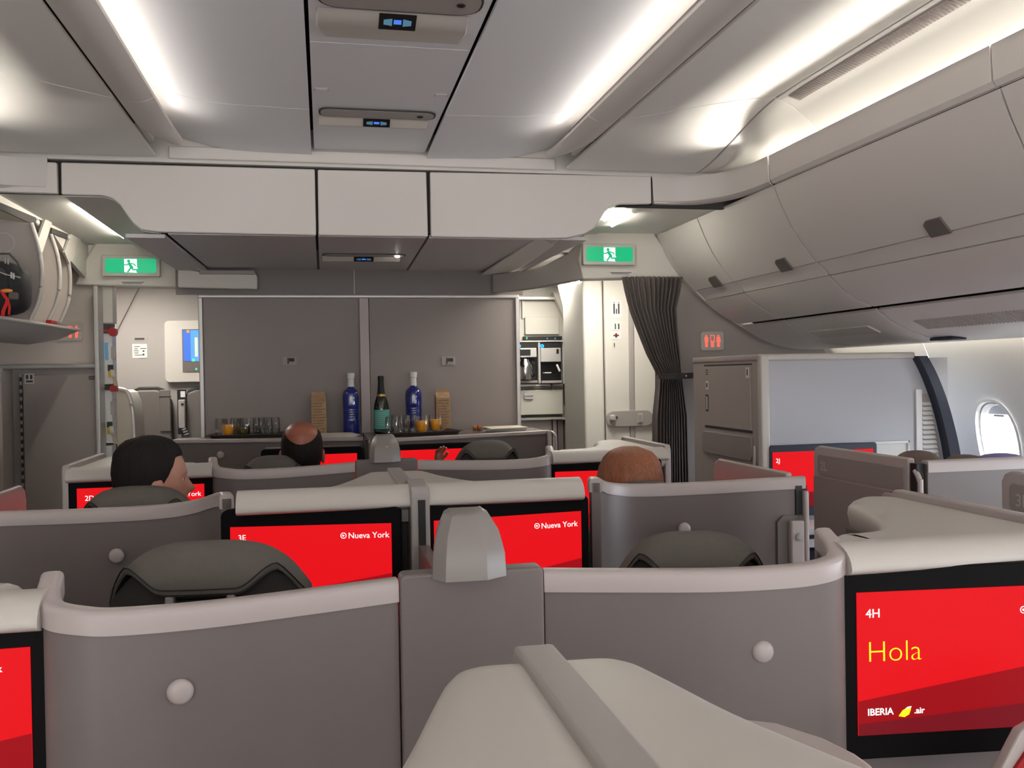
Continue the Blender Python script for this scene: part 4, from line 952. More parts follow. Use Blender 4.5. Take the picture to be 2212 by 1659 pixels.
# ---- paired screens with the T-shaped pale cover and grey ridge (rows 5, 3, 1)
def rnd_outline(pts, r, n=5):
    out = []; N = len(pts)
    for i in range(N):
        p, a, b_ = Vector(pts[i]), Vector(pts[i-1]), Vector(pts[(i+1) % N])
        d1, d2 = (a-p), (b_-p); rr_ = min(r[i] if isinstance(r, list) else r, d1.length*.48, d2.length*.48)
        A, B = p+d1.normalized()*rr_, p+d2.normalized()*rr_
        for k in range(n+1):
            u = k/n; out.append(A*(1-u)**2+p*2*u*(1-u)+B*u*u)
    return out
def offset(poly, d):
    N = len(poly); out = []
    for i in range(N):
        a, p, b_ = poly[i-1], poly[i], poly[(i+1) % N]
        t = (b_-a); t.normalize(); out.append(p+Vector((t.y, -t.x))*d)
    return out
def console(dy, lab, ya, texts=((), ()), extra=(None, None), show=True):
    t = thing('screen_console', (XS, 2.3+dy, 0), lab, 'screen console', 'paired screen consoles on the cabin centreline')
    y0 = 2.30+dy
    L = [(-.455, y0+.03), (.425, y0+.03), (.465, y0+.30), (.30, y0+.35), (.215, y0+.43), (.15, y0+.60), (.128, y0+.70), (.102, y0+.80), (-.104, y0+.81), (-.135, y0+.72), (-.172, y0+.60), (-.235, y0+.43), (-.30, y0+.37), (-.485, y0+.33)]
    O = rnd_outline([(XS+a, b_) for a, b_ in L], [.06, .06, .06, .10, .08, .12, .06, .065, .065, .06, .12, .08, .10, .06], 6)
    prof = [(-.050, .0), (-.030, -.002), (-.014, -.008), (-.004, -.018), (0, -.032), (-.002, -.055)]
    ztop = 1.202
    rings_ = []
    for d, z in prof: rings_.append([(p.x, p.y, ztop+z) for p in offset(O, d)])
    m = MB().rings(rings_, False); 
    cap_ = [(p.x, p.y) for p in offset(O, -.050)]
    m.fill(rings_[0])
    m.build('top_cover', 'shell_white', t, smooth=True)
    MB().rings([[(XS+x, y0+.015+.055*math.sin(a)*1.0-.0, 1.200+(.046 if math.cos(a) > 0 else .014)*math.cos(a)) for a in [PI*(.5-k/12) for k in range(24)]] for x in (-.450, -.444, -.2, .2, .418, .424)]).build('front_roll', 'shell_white', t, smooth=True)
    # grey ridge
    MB().prism([(y0-.050, 1.0), (y0-.050, 1.225), (y0-.040, 1.244), (y0+.03, 1.254), (y0+.09, 1.250), (y0+.17, 1.222), (y0+.25, 1.214), (y0+.81, 1.210), (y0+.82, 1.20), (y0+.82, .3), (y0-.050, .3)], XS-.030, XS+.018, 'x').build('ridge', 'strip_grey', t, bevel=.006)
    MB().box(XS-.012, XS+.006, y0-.054, y0-.046, .4, 1.212).build('ridge_slot', 'black', t)
    MB().prism(rnd_outline([(XS+a*.93, y0+.06+(b_-y0)*.90) for a, b_ in L], .03, 3) and [(p.x, p.y) for p in rnd_outline([(XS+a*.93, y0+.06+(b_-y0)*.90) for a, b_ in L], .03, 3)], .12, 1.17, 'z').build('console_body', 'taupe', t)
    screen(t, XS-.492, y0+.028, XS-.054, y0-.038, 1.198, texts=texts[0], extra=extra[0])
    screen(t, XS+.004, y0-.035, XS+.448, y0+.012, 1.198, texts=texts[1], extra=extra[1])
    return t
console(0, 'pair of red screens under a white T-shaped cover, middle of the picture', 0,
        texts=((('3E', 514, 1168, 12, 'screen_white', 0), ('Nueva York', 752, 1163, 12.5, 'screen_white', 0)), (('Nueva York', 1169, 1142, 12, 'screen_white', 0),)),
        extra=(target_icon(742, 1157, 6.5), target_icon(1160, 1136, 6)))
console(-2.1, 'white cover with a grey ridge in the near foreground, bottom of the picture', 0)
q = [at(x, y, Z=1.185) for x, y in ((1590, 1546), (1680, 1556), (1780, 1588), (1850, 1622), (1892, 1652), (1888, 1700), (1500, 1700))]
par(MB().prism([(p.x, p.y) for p in q], 1.165, 1.185, 'z').build('corner_bolster', 'cap', bevel=.008), bpy.data.objects['screen_console.001'])
bpy.data.objects['corner_bolster'].matrix_parent_inverse = INV['screen_console.001']
# ---- one-sided screen consoles beside the aisles (rows 4 and 2)
def side_console(s, dy, lab, scr, texts=(), extra=None, h=.342, disp=(.024, .042, .024, .045), zt=1.164):
    def X(u): return XS+s*u
    y0 = 1.45+dy
    t = thing('screen_console', (X(.9), y0, 0), lab, 'screen console', 'screen consoles beside the aisles')
    L = [(.705, y0-.004), (1.165, y0-.004), (1.165, y0+.56), (1.08, y0+.60), (1.00, y0+.54), (.945, y0+.32), (.84, y0+.155), (.705, y0+.14)]
    O = rnd_outline([(X(a), b_) for a, b_ in L], [.02, .02, .06, .07, .07, .10, .08, .03], 6)
    if s < 0: O = O[::-1]
    rings_ = [[(p.x, p.y, 1.205+z) for p in offset(O, d)] for d, z in ((-.045, 0), (-.028, -.002), (-.013, -.009), (-.003, -.020), (0, -.036), (-.006, -.065), (-.02, -.08))]
    m = MB().rings(rings_, False); m.fill(rings_[0]); m.build('top_cover', 'shell_white', t, smooth=True)
    MB().rings([[(X(u), y0+.030+.055*math.sin(a), 1.166+(.042 if math.cos(a) > 0 else .016)*math.cos(a)) for a in [PI*(.5-k/12) for k in range(24)]] for u in (.664 if s > 0 else .652, .672, .9, 1.16)]).build('front_roll', 'shell_white', t, smooth=True)
    MB().prism([(y0+.0, .3), (y0+.0, 1.198), (y0+.012, 1.218), (y0+.56, 1.218), (y0+.575, 1.20), (y0+.575, .3)], *sorted((X(1.150), X(1.178))), 'x').build('edge_strip', 'cap', t, bevel=.006)
    MB().box(*sorted((X(.70), X(1.15))), y0+.05, y0+.12, .12, 1.15).build('console_body', 'taupe', t); MB().box(*sorted((X(.98), X(1.15))), y0+.1, y0+.5, .12, 1.14).build('console_body', 'taupe', t)
    screen(t, *scr, zt, h=h, texts=texts, extra=extra, disp=disp)
    return t
def logo(mx, bz):
    target_icon(2211, 1317, 8)(mx, bz)
    def q(px, py, y=-.0078): p = hit(mx, px, py, y); return (p.x, y, p.z)
    m = MB().add([q(1941, 1547), q(1950, 1534), q(1965, 1527), q(1968, 1531), q(1964, 1543), q(1954, 1549)], [(0, 1, 2, 3, 4, 5)]).xf(mx).build('screen_emblem', 'screen_yellow', bz)
    MB().add([q(1952, 1534), q(1960, 1527), q(1969, 1525), q(1968, 1529), q(1960, 1531)], [(0, 1, 2, 3, 4)]).xf(mx).build('screen_emblem', 'screen_white', bz)
side_console(1, 0, 'large red screen reading Hola on the right, under a long white cover', (.8975, 1.452, 1.378, 1.40),
    texts=(('4H', 1870, 1335, 19, 'screen_white', 0), ('Hola', 1872, 1431, 46, 'screen_yellow', -.0012), ('IBERIA', 1874, 1546, 14.5, 'screen_white', .0002), ('.air', 1975, 1541, 13, 'screen_white', .0002)), extra=logo)
side_console(-1, 0, 'red screen cut by the left picture edge in the foreground', (-.84, 1.45, -.408, 1.455), texts=(('k', -7, 1452, 14, 'screen_white', .0003),), zt=1.172)
side_console(1, 2.1, 'red screen just left of the red-haired passenger head, white cover above', (.888, 3.55, 1.36, 3.52), zt=1.166)
side_console(-1, 2.1, 'red screen in front of the dark-haired passenger on the left', (-.918, 3.55, -.417, 3.55), texts=(('2D', 183, 1082, 11, 'screen_white', 0), ('York', 404, 1072, 10, 'screen_white', 0)), zt=1.172, disp=(.03, .04, .028, .045))
# ---- shells behind the single middle-block seats 2D and 2H
for s, lab in ((-1, 'long curved shell on the left with one round knob, behind the dark-haired passenger'), (1, 'curved shell behind the red-haired passenger, with hinged door slot at its right end')):
    t = thing('seat_shell', (XS+s*.8, 2.6, 0), lab, 'seat shell', 'shells behind the aisle-side middle seats')
    def X(u): return XS+s*u
    wall_along(t, [(X(.478), 2.34, 1.236), (X(.49), 2.40, 1.235), (X(.52), 2.47, 1.222), (X(.565), 2.54, 1.203), (X(.64), 2.585, 1.188), (X(.74), 2.60, 1.182), (X(.9), 2.59, 1.183), (X(1.05), 2.57, 1.188), (X(1.21), 2.545, 1.193)])
    k = at(255, 1198, Y=2.575) if s < 0 else at(1475, 1141, Y=2.57)
    knob((k.x, 2.575, k.z), t)
    MB().prism([(X(1.115), .2), (X(1.115), 1.055), (X(1.135), 1.075), (X(1.2), 1.075), (X(1.2), .2)], 2.535, 2.55).build('door_slot', 'taupe_dark', t)
    MB().box(*sorted((X(1.150), X(1.195))), 2.515, 2.54, .2, 1.060).build('slot_rail', 'cap', t, bevel=.006)
    MB().lathe([(0, 0), (.012, 0), (.012, .004), (.006, .006), (0, .006)], 0, 0).xf(Matrix.Translation((X(1.175), 2.514, 1.01)) @ Matrix.Rotation(PI/2, 4, 'X')).build('slot_screw', 'strip_grey', t)
    MB().box(*sorted((X(1.196), X(1.212))), 2.515, 2.55, .2, 1.15).build('end_rail', 'cap', t, bevel=.006)
    MB().box(*sorted((X(1.175), X(1.212))), 2.53, 2.55, 1.075, 1.165).build('end_gap', 'black', t)
    d = thing('suite_door', (X(1.18), 2.85, 0), 'pale low suite door panel along the aisle %s passenger, tinted red by screen light' % ('left of the dark-haired' if s < 0 else 'right of the red-haired'), 'door', 'low suite doors')
    MB().prism([(2.56, .15), (3.10, .15), (3.10, 1.155), (3.09, 1.185), (3.06, 1.203), (2.56, 1.203)], *sorted((X(1.160), X(1.182))), 'x').build('door_panel', 'cap', d, bevel=.008)
    MB().prism([(2.60, .3), (3.07, .3), (3.07, 1.135), (2.60, 1.12)], *sorted((X(1.158), X(1.160))), 'x').build('inner_panel', 'cap', d)

# ================================================================ SEATS SHOWING ABOVE THE SHELLS
p = at(445, 1172, Y=1.78); headrest('airline_seat', p.x, 1.80, p.z, 1.0, 'large winged grey-olive headrest on the left, in front of the 3E screen', yaw=-.12)
p = at(1505, 1147, Y=1.78); headrest('airline_seat', p.x, 1.80, p.z-.004, .86, 'winged grey-olive headrest on the right, behind the foreground shell', yaw=-.25)
p = at(295, 1049, Y=2.8); headrest('airline_seat', p.x, 2.80, p.z, .86, 'grey headrest just behind the dark-haired passenger', droop=.8)
p = at(1390, 1038, Y=2.8); headrest('airline_seat', p.x, 2.80, p.z, .80, 'grey headrest just behind the red-haired passenger, barely showing')
p = at(590, 984, Y=3.9); headrest('airline_seat', p.x, 3.92, p.z, .78, 'grey headrest left of the balding passenger')
p = at(1055, 951, Y=3.9); headrest('airline_seat', p.x, 3.92, p.z, .78, 'dark grey winged headrest near the right end of the drinks counter')

# ================================================================ PEOPLE
BODY = [(0, .004, .004, -.006), (-.004, .022, .028, -.006), (-.012, .040, .050, -.006), (-.026, .056, .070, -.005), (-.048, .067, .085, -.003), (-.075, .073, .093, 0), (-.105, .075, .096, 0), (-.130, .074, .095, .001),
        (-.155, .069, .091, .004), (-.18, .063, .084, .009), (-.20, .057, .075, .015), (-.218, .048, .062, .022), (-.230, .046, .054, .012), (-.245, .050, .052, -.006), (-.27, .053, .053, -.018), (-.30, .056, .056, -.024), (-.325, .075, .062, -.028),
        (-.345, .125, .075, -.03), (-.37, .17, .09, -.03), (-.41, .195, .105, -.03), (-.50, .19, .118, -.02), (-.62, .165, .115, -.01), (-.74, .165, .118, 0), (-.83, .18, .13, .01), (-.86, .12, .10, .02)]
def binterp(z):
    for i in range(len(BODY)-1):
        a, b_ = BODY[i], BODY[i+1]
        if z <= a[0] and z >= b_[0]:
            w = (a[0]-z)/(a[0]-b_[0]); return [a[k]*(1-w)+b_[k]*w for k in (1, 2, 3)]
    return list(BODY[-1][1:])
def person(x, y, top, yaw, lab, skin='skin', hair='hair_dark', shirt='shirt', style='short', k=1.0, tilt=0):
    t = thing('person', (x, y, 0), lab, 'person')
    Rt = Matrix.Translation((x, y, top)) @ Matrix.Rotation(yaw, 4, 'Z')
    n = 40
    def pt(z, a, off=0, bodyyaw=0):
        rx, ry, cy = binterp(z); kk = k
        cx_, cz_ = math.cos(a), math.sin(a)
        px_, py_ = (rx+off)*cx_, (ry+off)*cz_+cy
        if z > -.23 and cz_ > 0:
            fr = cz_**2
            def G(zc, w): return math.exp(-((z-zc)/w)**2)
            nose = math.exp(-(px_/.013)**2)
            py_ += fr*(nose*(.024*G(-.152, .014)+.012*G(-.132, .018)) - .010*G(-.118, .014)*math.exp(-((abs(px_)-.032)/.016)**2) + .006*G(-.100, .010)*math.exp(-((abs(px_)-.03)/.03)**2)
                        + .005*G(-.180, .006)*math.exp(-(px_/.024)**2) - .006*G(-.186, .0035)*math.exp(-(px_/.026)**2) + .004*G(-.192, .006)*math.exp(-(px_/.022)**2) + .007*G(-.216, .010)*math.exp(-(px_/.02)**2))
        if -.33 > z: pass
        return Vector((px_*kk, py_*kk, z*kk))
    zs = []
    z = 0
    while z > -.86:
        zs.append(z); z -= .004 if -.24 < z < -.085 else (.006 if z > -.085 else .02)
    zs.append(-.86)
    m = MB().rings([[pt(z, 2*PI*i/n) for i in range(n)] for z in zs])
    hipz = -.80*k
    for s in (-1, 1):
        m.ell((s*.077*k, -.004, -.135*k), (.010, .020, .032), 12, 8)
        m.tube([(s*.17*k, -.03, -.39*k), (s*.215*k, -.02, -.50*k), (s*.235*k, .02, -.64*k), (s*.21*k, .14, -.66*k), (s*.17*k, .26, -.655*k)], [.052*k, .046*k, .040*k, .034*k, .026*k], 14)
        m.ell((s*.165*k, .30, -.655*k), (.04, .05, .018), 12, 8)
        for q in range(4): m.tube([(s*.165*k-.027+.018*q, .33, -.655*k), (s*.165*k-.029+.019*q, .355, -.660*k), (s*.165*k-.03+.02*q, .375, -.675*k)], [.0085, .008, .007], 8)
        m.tube([(s*.165*k-s*.03, .28, -.655*k), (s*.165*k-s*.058, .31, -.66*k), (s*.165*k-s*.066, .335, -.665*k)], [.010, .009, .008], 8)
        m.tube([(s*.09, .02, hipz+.01), (s*.11, .24, hipz+.02), (s*.12, .45, hipz+.0), (s*.12, .48, hipz-.10), (s*.12, .47, hipz-.34), (s*.12, .48, -top+.06)], [.085, .078, .06, .055, .045, .035], 14)
        m.tube([(s*.12, .44, -top+.045), (s*.12, .56, -top+.04), (s*.125, .66, -top+.03)], [.035, .038, .025], 12)
    body = m.xf(Rt).build('body', skin, t, smooth=True)
    for s in (-1, 1):
        MB().ell((s*.032*k, .072*k, -.118*k), (.012, .010, .009), 12, 8).xf(Rt).build('eye', 'white_plastic', t, smooth=True)
        MB().ell((s*.032*k, .0805*k, -.118*k), (.005, .003, .005), 10, 6).xf(Rt).build('pupil', 'black', t, smooth=True)
    # clothes
    zz = [-.318-.02*i for i in range(28)]
    MB().rings([[pt(z, 2*PI*i/n, .008) for i in range(n)] for z in zz], False).xf(Rt).build('shirt', shirt, t, smooth=True, solid=.004)
    for s in (-1, 1):
        MB().tube([(s*.16*k, -.03, -.375*k), (s*.215*k, -.02, -.50*k), (s*.236*k, .02, -.64*k), (s*.215*k, .13, -.66*k)], [.064*k, .058*k, .052*k, .048*k], 14).xf(Rt).build('sleeve', shirt, t, smooth=True)
        MB().tube([(s*.09, .0, hipz+.0), (s*.11, .24, hipz+.02), (s*.12, .455, hipz+.0), (s*.12, .49, hipz-.10), (s*.12, .475, hipz-.34), (s*.12, .48, -top+.10)], [.10, .088, .072, .066, .058, .05], 14).xf(Rt).build('trouser_leg', 'navy', t, smooth=True)
        MB().ell((s*.12, .57, -top+.045), (.048, .13, .042), 14, 8).xf(Rt).build('shoe', 'black', t, smooth=True)
    # hair
    def hl(a):   # lower hairline by angle (pi/2 = face)
        f = math.sin(a)
        if style == 'long': return -.055 if f > .55 else (-.055-.22*min(1, (.55-f)/.5))
        return (-.050 if f > .62 else -.050-.075*min(1, (.62-f)/.5) - .075*max(0, min(1, (.1-f)/.7)))
    def hu(a):   # upper limit (0 = crown)
        if style != 'bald': return 0
        f = math.sin(a); back = max(0, -f)
        return (-.030 - .052*back**1.6) if f < .3 else -.075
    rows = []
    K = 18
    off0 = {'short': .012, 'long': .020, 'bald': .0035}[style]
    nh = 96
    for j in range(K+1):
        row = []
        for i in range(nh):
            a = 2*PI*i/nh; u, l = hu(a), hl(a)
            if style == 'bald' and l > u: l = u-.001
            w = j/K; z = u+(l-u)*w
            o_ = off0*(1 - (.75 if style != 'long' else .2)*w**3)*min(1, (1 if style != 'bald' else (w*6+.05)))
            if style == 'long': o_ += .012*w*(1-max(0, math.sin(a)))
            o_ += random.uniform(-.0009, .0009)+.0012*math.sin(a*17+w*3)*(style != 'bald')
            p = pt(max(z, -.225), a, o_)
            if z < -.225: p.z = z*k
            zt = off0*.95*(1-w*1.2) if style != 'bald' else 0
            p.z += max(0, zt)
            row.append(p)
        rows.append(row)
    MB().rings(rows, style != 'bald').xf(Rt).build('hair', hair, t, smooth=True)
    return t
p = at(312, 946, Y=2.86); person(p.x+.01, 2.90, p.z-.006, -1.15, 'dark-haired person on the left seen from behind, face turned to the right', style='short', k=1.06)
p = at(1374, 968, Y=2.88); person(p.x, 2.95, p.z-.018, 0.0, 'red-haired person on the right seen from behind', hair='hair_red', shirt='shirt_green', style='long', k=1.14)
p = at(651, 910, Y=3.98); person(p.x, 4.0, p.z, 0.0, 'balding person with dark side hair seen from behind, by the drinks counter', skin='skin_scalp', style='bald', k=1.14)
# small raised hand in front of the far right red screen
hd = thing('hand', at(955, 982, Y=4.2), 'small dark raised hand before the far red screen left of the far headrest', 'hand')
p = at(948, 980, Y=4.2)
hm = MB().ell((p.x, 4.2, p.z-.02), (.022, .012, .03), 12, 8).tube([(p.x, 4.2, p.z-.04), (p.x-.01, 4.18, p.z-.12), (p.x-.03, 4.10, p.z-.25)], [.02, .024, .034], 12)
for i, (dx, dz) in enumerate(((-.016, .020), (-.005, .032), (.008, .034), (.020, .028))): hm.tube([(p.x+dx*.7, 4.2, p.z), (p.x+dx+.004, 4.195, p.z+dz*.6), (p.x+dx+.014, 4.185, p.z+dz)], [.0065, .006, .005], 8)
hm.tube([(p.x+.018, 4.2, p.z-.02), (p.x+.034, 4.192, p.z-.006), (p.x+.04, 4.186, p.z+.008)], [.008, .007, .006], 8)
hm.build('palm_and_fingers', 'skin_scalp', hd, smooth=True)

# ================================================================ DRINKS COUNTER
ct = thing('counter', (.25, 4.95, 0), 'grey-brown counter with pale front rail along the partition', 'counter')
ZT = 1.208
for nm, F_, (xa, xb) in (('l', [(-.78, 5.00), (.196, 4.735)], (-.78, .196)), ('r', [(.212, 4.545), (1.20, 4.835)], (.212, 1.20))):
    MB().prism([F_[0], F_[1], (xb, 5.17), (xa, 5.17)], ZT-.02, ZT, 'z').build('worktop', 'counter', ct)
    g = .012; MB().prism([(F_[0][0], F_[0][1]-g), (F_[1][0], F_[1][1]-g), (F_[1][0], F_[1][1]+.008), (F_[0][0], F_[0][1]+.008)], ZT-.018, ZT+.004, 'z').build('front_rail', 'cap', ct, bevel=.005)
    MB().prism([F_[0], F_[1], (F_[1][0], F_[1][1]+.03), (F_[0][0], F_[0][1]+.03)], .1, ZT-.018, 'z').build('front_panel', 'taupe', ct)
MB().box(.196, .212, 4.52, 4.80, .2, ZT+.004).build('joint_post', 'seam', ct)
MB().box(.19, .25, 4.535, 4.56, 1.08, ZT+.006).build('joint_plate', 'taupe', ct, bevel=.006)
MB().box(1.195, 1.215, 4.80, 4.86, .2, ZT+.004).build('end_post', 'cap', ct, bevel=.006)
MB().tube(spline([(1.215, 4.80, ZT), (1.235, 4.79, ZT-.02), (1.24, 4.79, ZT-.07), (1.24, 4.79, ZT-.3)], 5), .007).build('end_handle', 'trim_metal', ct)
for x in (-.60,): pass
k = at(478, 982, Y=4.93); knob((k.x, 4.925, k.z), ct)
fc = thing('screen_console', (XS, 4.45, 0), 'pair of far red screens set under the drinks counter', 'screen console', 'paired screen consoles on the cabin centreline')
screen(fc, -.30, 4.47, .183, 4.46, 1.184, h=.30, disp=(.03, .032, .03, .04))
screen(fc, .272, 4.455, .76, 4.47, 1.186, h=.30, disp=(.03, .028, .03, .04))
MB().box(-.29, .175, 4.50, 4.72, .86, 1.175).build('console_body', 'taupe', fc); MB().box(.285, .75, 4.50, 4.535, .86, 1.175).build('console_body', 'taupe', fc)
def tray(px0, px1, py, lab, w):
    a, c = at(px0, py, Z=ZT), at(px1, py, Z=ZT); t = thing('tray', ((a.x+c.x)/2, a.y, ZT), lab, 'tray', 'dark serving trays')
    yy = max(a.y, 4.62)
    return t
def mktray(x0, x1, y0, y1, lab, rot=0):
    cx_, cy_ = (x0+x1)/2, (y0+y1)/2
    t = thing('tray', (cx_, cy_, ZT), lab, 'tray', 'dark serving trays'); w, d = (x1-x0)/2, (y1-y0)/2
    Rm = Matrix.Translation((cx_, cy_, ZT)) @ Matrix.Rotation(rot, 4, 'Z')
    rs = []
    for o_, z in ((-.02, .001), (-.015, .001), (0, .016), (.012, .019), (.012, .021), (-.001, .019), (-.017, .004), (-.02, .004)):
        rs.append([(x, y, z) for x, y in rr(-w-o_, w+o_, -d-o_, d+o_, .03)])
    MB().rings(rs).xf(Rm).build('tray_dish', 'tray', t, smooth=False); return t
mktray(-.60, -.14, 4.97, 5.15, 'dark tray with glasses on the left half of the counter', -.10)
mktray(.30, .70, 4.74, 5.02, 'dark tray with two juices on the right half of the counter', .2)
def tumbler(px, py, Y, lab, grp, fill=None, lvl=.6):
    p = at(px, py, Y=Y); t = thing('glass_tumbler', (p.x, Y, ZT+.005), lab, 'glass', grp); z = ZT+.005
    out = [(.0, 0), (.020, 0), (.026, .004), (.033, .02), (.0365, .045), (.0355, .075), (.033, .098)]
    inn = [(.0318, .098), (.0343, .075), (.0353, .045), (.0318, .022), (.024, .010), (0, .009)]
    MB().lathe(out+inn, p.x, Y, z, 24).build('glass_wall', 'glass', t, smooth=True)
    if fill:
        H_ = .098*lvl; pr = [(0, .0095), (.0235, .0105), (.0312, .022), (.0346, .045)]
        pr = [q for q in pr if q[1] < H_]+[(.0345, H_), (0, H_)]
        MB().lathe(pr, p.x, Y, z, 24).build('drink', fill, t, smooth=False)
    return t
GL = 'empty clear tumblers on the left tray'; GR = 'empty clear tumblers on the right tray'
tumbler(493, 938, 5.02, 'tumbler of orange juice on the left tray, in front of the empty glasses', 'filled tumblers', 'juice', .70)
tumbler(526, 938, 5.03, 'tumbler of pale gold wine beside the left orange juice', 'filled tumblers', 'wine', .52)
for px, Y in ((478, 5.10), (512, 5.11), (548, 5.04), (560, 5.11), (575, 5.03), (591, 5.09)): tumbler(px, 938, Y, 'empty clear tumbler standing on the left tray', GL)
tumbler(911, 930, 4.84, 'front tumbler of orange juice on the right tray', 'filled tumblers', 'juice', .72)
tumbler(941, 928, 4.93, 'rear tumbler of orange juice on the right tray, before the carton', 'filled tumblers', 'juice', .72)
for px, Y in ((847, 4.80), (872, 4.88), (858, 4.96), (886, 4.98)): tumbler(px, 930, Y, 'empty clear tumbler standing on the right tray', GR)
def water(px, Y, lab):
    p = at(px, 900, Y=Y); t = thing('water_bottle', (p.x, Y, ZT), lab, 'bottle', 'blue glass water bottles')
    prof = [(0, .002), (.036, 0), (.044, .004), (.046, .012), (.046, .075)]
    for i in range(5): prof += [(.046, .082+.013*i), (.0445, .086+.013*i), (.046, .090+.013*i)]
    prof += [(.046, .16), (.047, .205), (.046, .222), (.040, .238), (.027, .250), (.019, .256), (.0165, .262), (.0165, .30), (0, .30)]
    MB().lathe(prof, p.x, Y, ZT, 32).build('glass_body', 'blue_glass', t, smooth=True)
    MB().lathe([(0, .262), (.0195, .262), (.0185, .268), (.0175, .30), (.0175, .305), (0, .305)], p.x, Y, ZT, 24).build('neck_label', 'white_plastic', t, smooth=True)
    MB().lathe([(0, .306), (.0185, .306), (.0205, .310), (.0205, .322), (.022, .324), (.022, .335), (.020, .338), (0, .338)], p.x, Y, ZT, 24).build('cap', 'white_plastic', t)
water(759, 5.09, 'blue glass water bottle left of the pale centre post'); water(894, 5.09, 'blue glass water bottle behind the right tray of glasses')
p = at(824, 900, Y=5.06); wb = thing('wine_bottle', (p.x, 5.06, ZT), 'dark green sparkling wine bottle with teal label, right of the centre post', 'bottle')
MB().lathe([(0, .002), (.036, 0), (.0425, .006), (.0435, .02), (.0435, .13), (.041, .155), (.033, .185), (.023, .215), (.018, .24), (.016, .26), (0, .26)], p.x, 5.06, ZT, 32).build('glass_body', 'green_glass', wb, smooth=True)
MB().lathe([(0, .215), (.0245, .212), (.020, .235), (.0175, .262), (.0165, .295), (.0175, .30), (.0165, .318), (0, .32)], p.x, 5.06, ZT, 24).build('neck_foil', 'black', wb, smooth=True)
MB().lathe([(.0245, .205), (.0262, .206), (.0245, .218), (.0228, .217)], p.x, 5.06, ZT, 24).build('gold_band', 'foil_gold', wb, smooth=True)
MB().rings([[(p.x+.0445*math.cos(a), 5.06+.0445*math.sin(a), ZT+z) for a in [PI*(1.12+.80*i/14) for i in range(15)]] for z in (.025, .132)], False, False).build('paper_label', 'teal', wb, smooth=True)
for i in range(7): MB().rings([[(p.x+.0449*math.cos(a), 5.06+.0449*math.sin(a), ZT+z) for a in [PI*(1.25+.45*q/10) for q in range(11)]] for z in (.05+.011*i, .0516+.011*i)], False, False).build('label_line', 'galley_cream', wb)
def carton(px, Y, lab, w=.040):
    p = at(px, 900, Y=Y); t = thing('juice_carton', (p.x, Y, ZT), lab, 'carton', 'kraft juice cartons')
    MB().prism([(p.x-w, ZT), (p.x+w, ZT), (p.x+w, ZT+.19), (p.x-w, ZT+.19)], Y-.038, Y+.038).build('body', 'carton', t, bevel=.002)
    MB().add([(p.x-w, Y-.038, ZT+.19), (p.x+w, Y-.038, ZT+.19), (p.x+w, Y+.038, ZT+.19), (p.x-w, Y+.038, ZT+.19), (p.x-w*.95, Y-.002, ZT+.222), (p.x+w*.95, Y-.002, ZT+.222), (p.x+w*.95, Y+.002, ZT+.222), (p.x-w*.95, Y+.002, ZT+.222), (p.x-w*.95, Y-.002, ZT+.238), (p.x+w*.95, Y-.002, ZT+.238), (p.x+w*.95, Y+.002, ZT+.238), (p.x-w*.95, Y+.002, ZT+.238)],
        [(0, 1, 5, 4), (1, 2, 6, 5), (2, 3, 7, 6), (3, 0, 4, 7), (4, 5, 9, 8), (6, 7, 11, 10), (8, 9, 10, 11), (5, 6, 10, 9), (7, 4, 8, 11)]).build('gable_top', 'carton', t)
    rnd = random.Random(px)
    for i in range(11): MB().box(p.x-w*.85, p.x+w*rnd.uniform(.3, .9), Y-.0392, Y-.038, ZT+.018+.0155*i, ZT+.0205+.0155*i).build('printed_line', 'carton_line', t)
carton(689, 5.07, 'kraft brown gable-top carton left of the left blue bottle'); carton(956, 5.07, 'kraft brown gable-top carton behind the orange juices on the right')
def papers(pts, lab, m, z, n=3):
    t = thing('menu_cards', (sum(a for a, b_ in pts)/len(pts), sum(b_ for a, b_ in pts)/len(pts), ZT), lab, 'menu')
    for i in range(n):
        c = Vector((sum(a for a, b_ in pts)/4, sum(b_ for a, b_ in pts)/4)); an = .10*(i-1)
        q = [(c.x+(a-c.x)*math.cos(an)-(b_-c.y)*math.sin(an), c.y+(a-c.x)*math.sin(an)+(b_-c.y)*math.cos(an)) for a, b_ in pts]
        MB().prism(q, z+.005*i, z+.004+.005*i, 'z').build('card', 'paper' if i == n-1 else m, t)
papers([(-.03, 4.82), (.17, 4.765), (.15, 4.98), (-.06, 5.0)], 'pale menu cards lying left of the counter joint, near the blue bottle', 'paper_white', ZT+.001)
papers([(.86, 4.86), (1.10, 4.90), (1.12, 5.10), (.90, 5.10)], 'stack of cream menu cards on the right end of the counter', 'strip_grey', ZT+.001, 4)
ck = thing('cork', at(1030, 922, Y=5.0), 'small brown cork with wire cage lying right of the carton', 'cork')
p = at(1030, 920, Y=5.0); MB().lathe([(0, -.02), (.013, -.02), (.015, -.005), (.012, .0), (.018, .006), (.018, .018), (.012, .024), (0, .025)], 0, 0, 0, 16).xf(Matrix.Translation((p.x, 5.0, ZT+.018)) @ Matrix.Rotation(PI/2, 4, 'Y')).build('cork_body', 'cork', ck, smooth=True)
MB().tube([(p.x-.02+.0055*math.cos(k), 5.0+.0185*math.cos(k*1.0), ZT+.018+.0185*math.sin(k)) for k in [i*.6 for i in range(22)]], .0009, 5).build('wire_cage', 'foil_gold', ck)

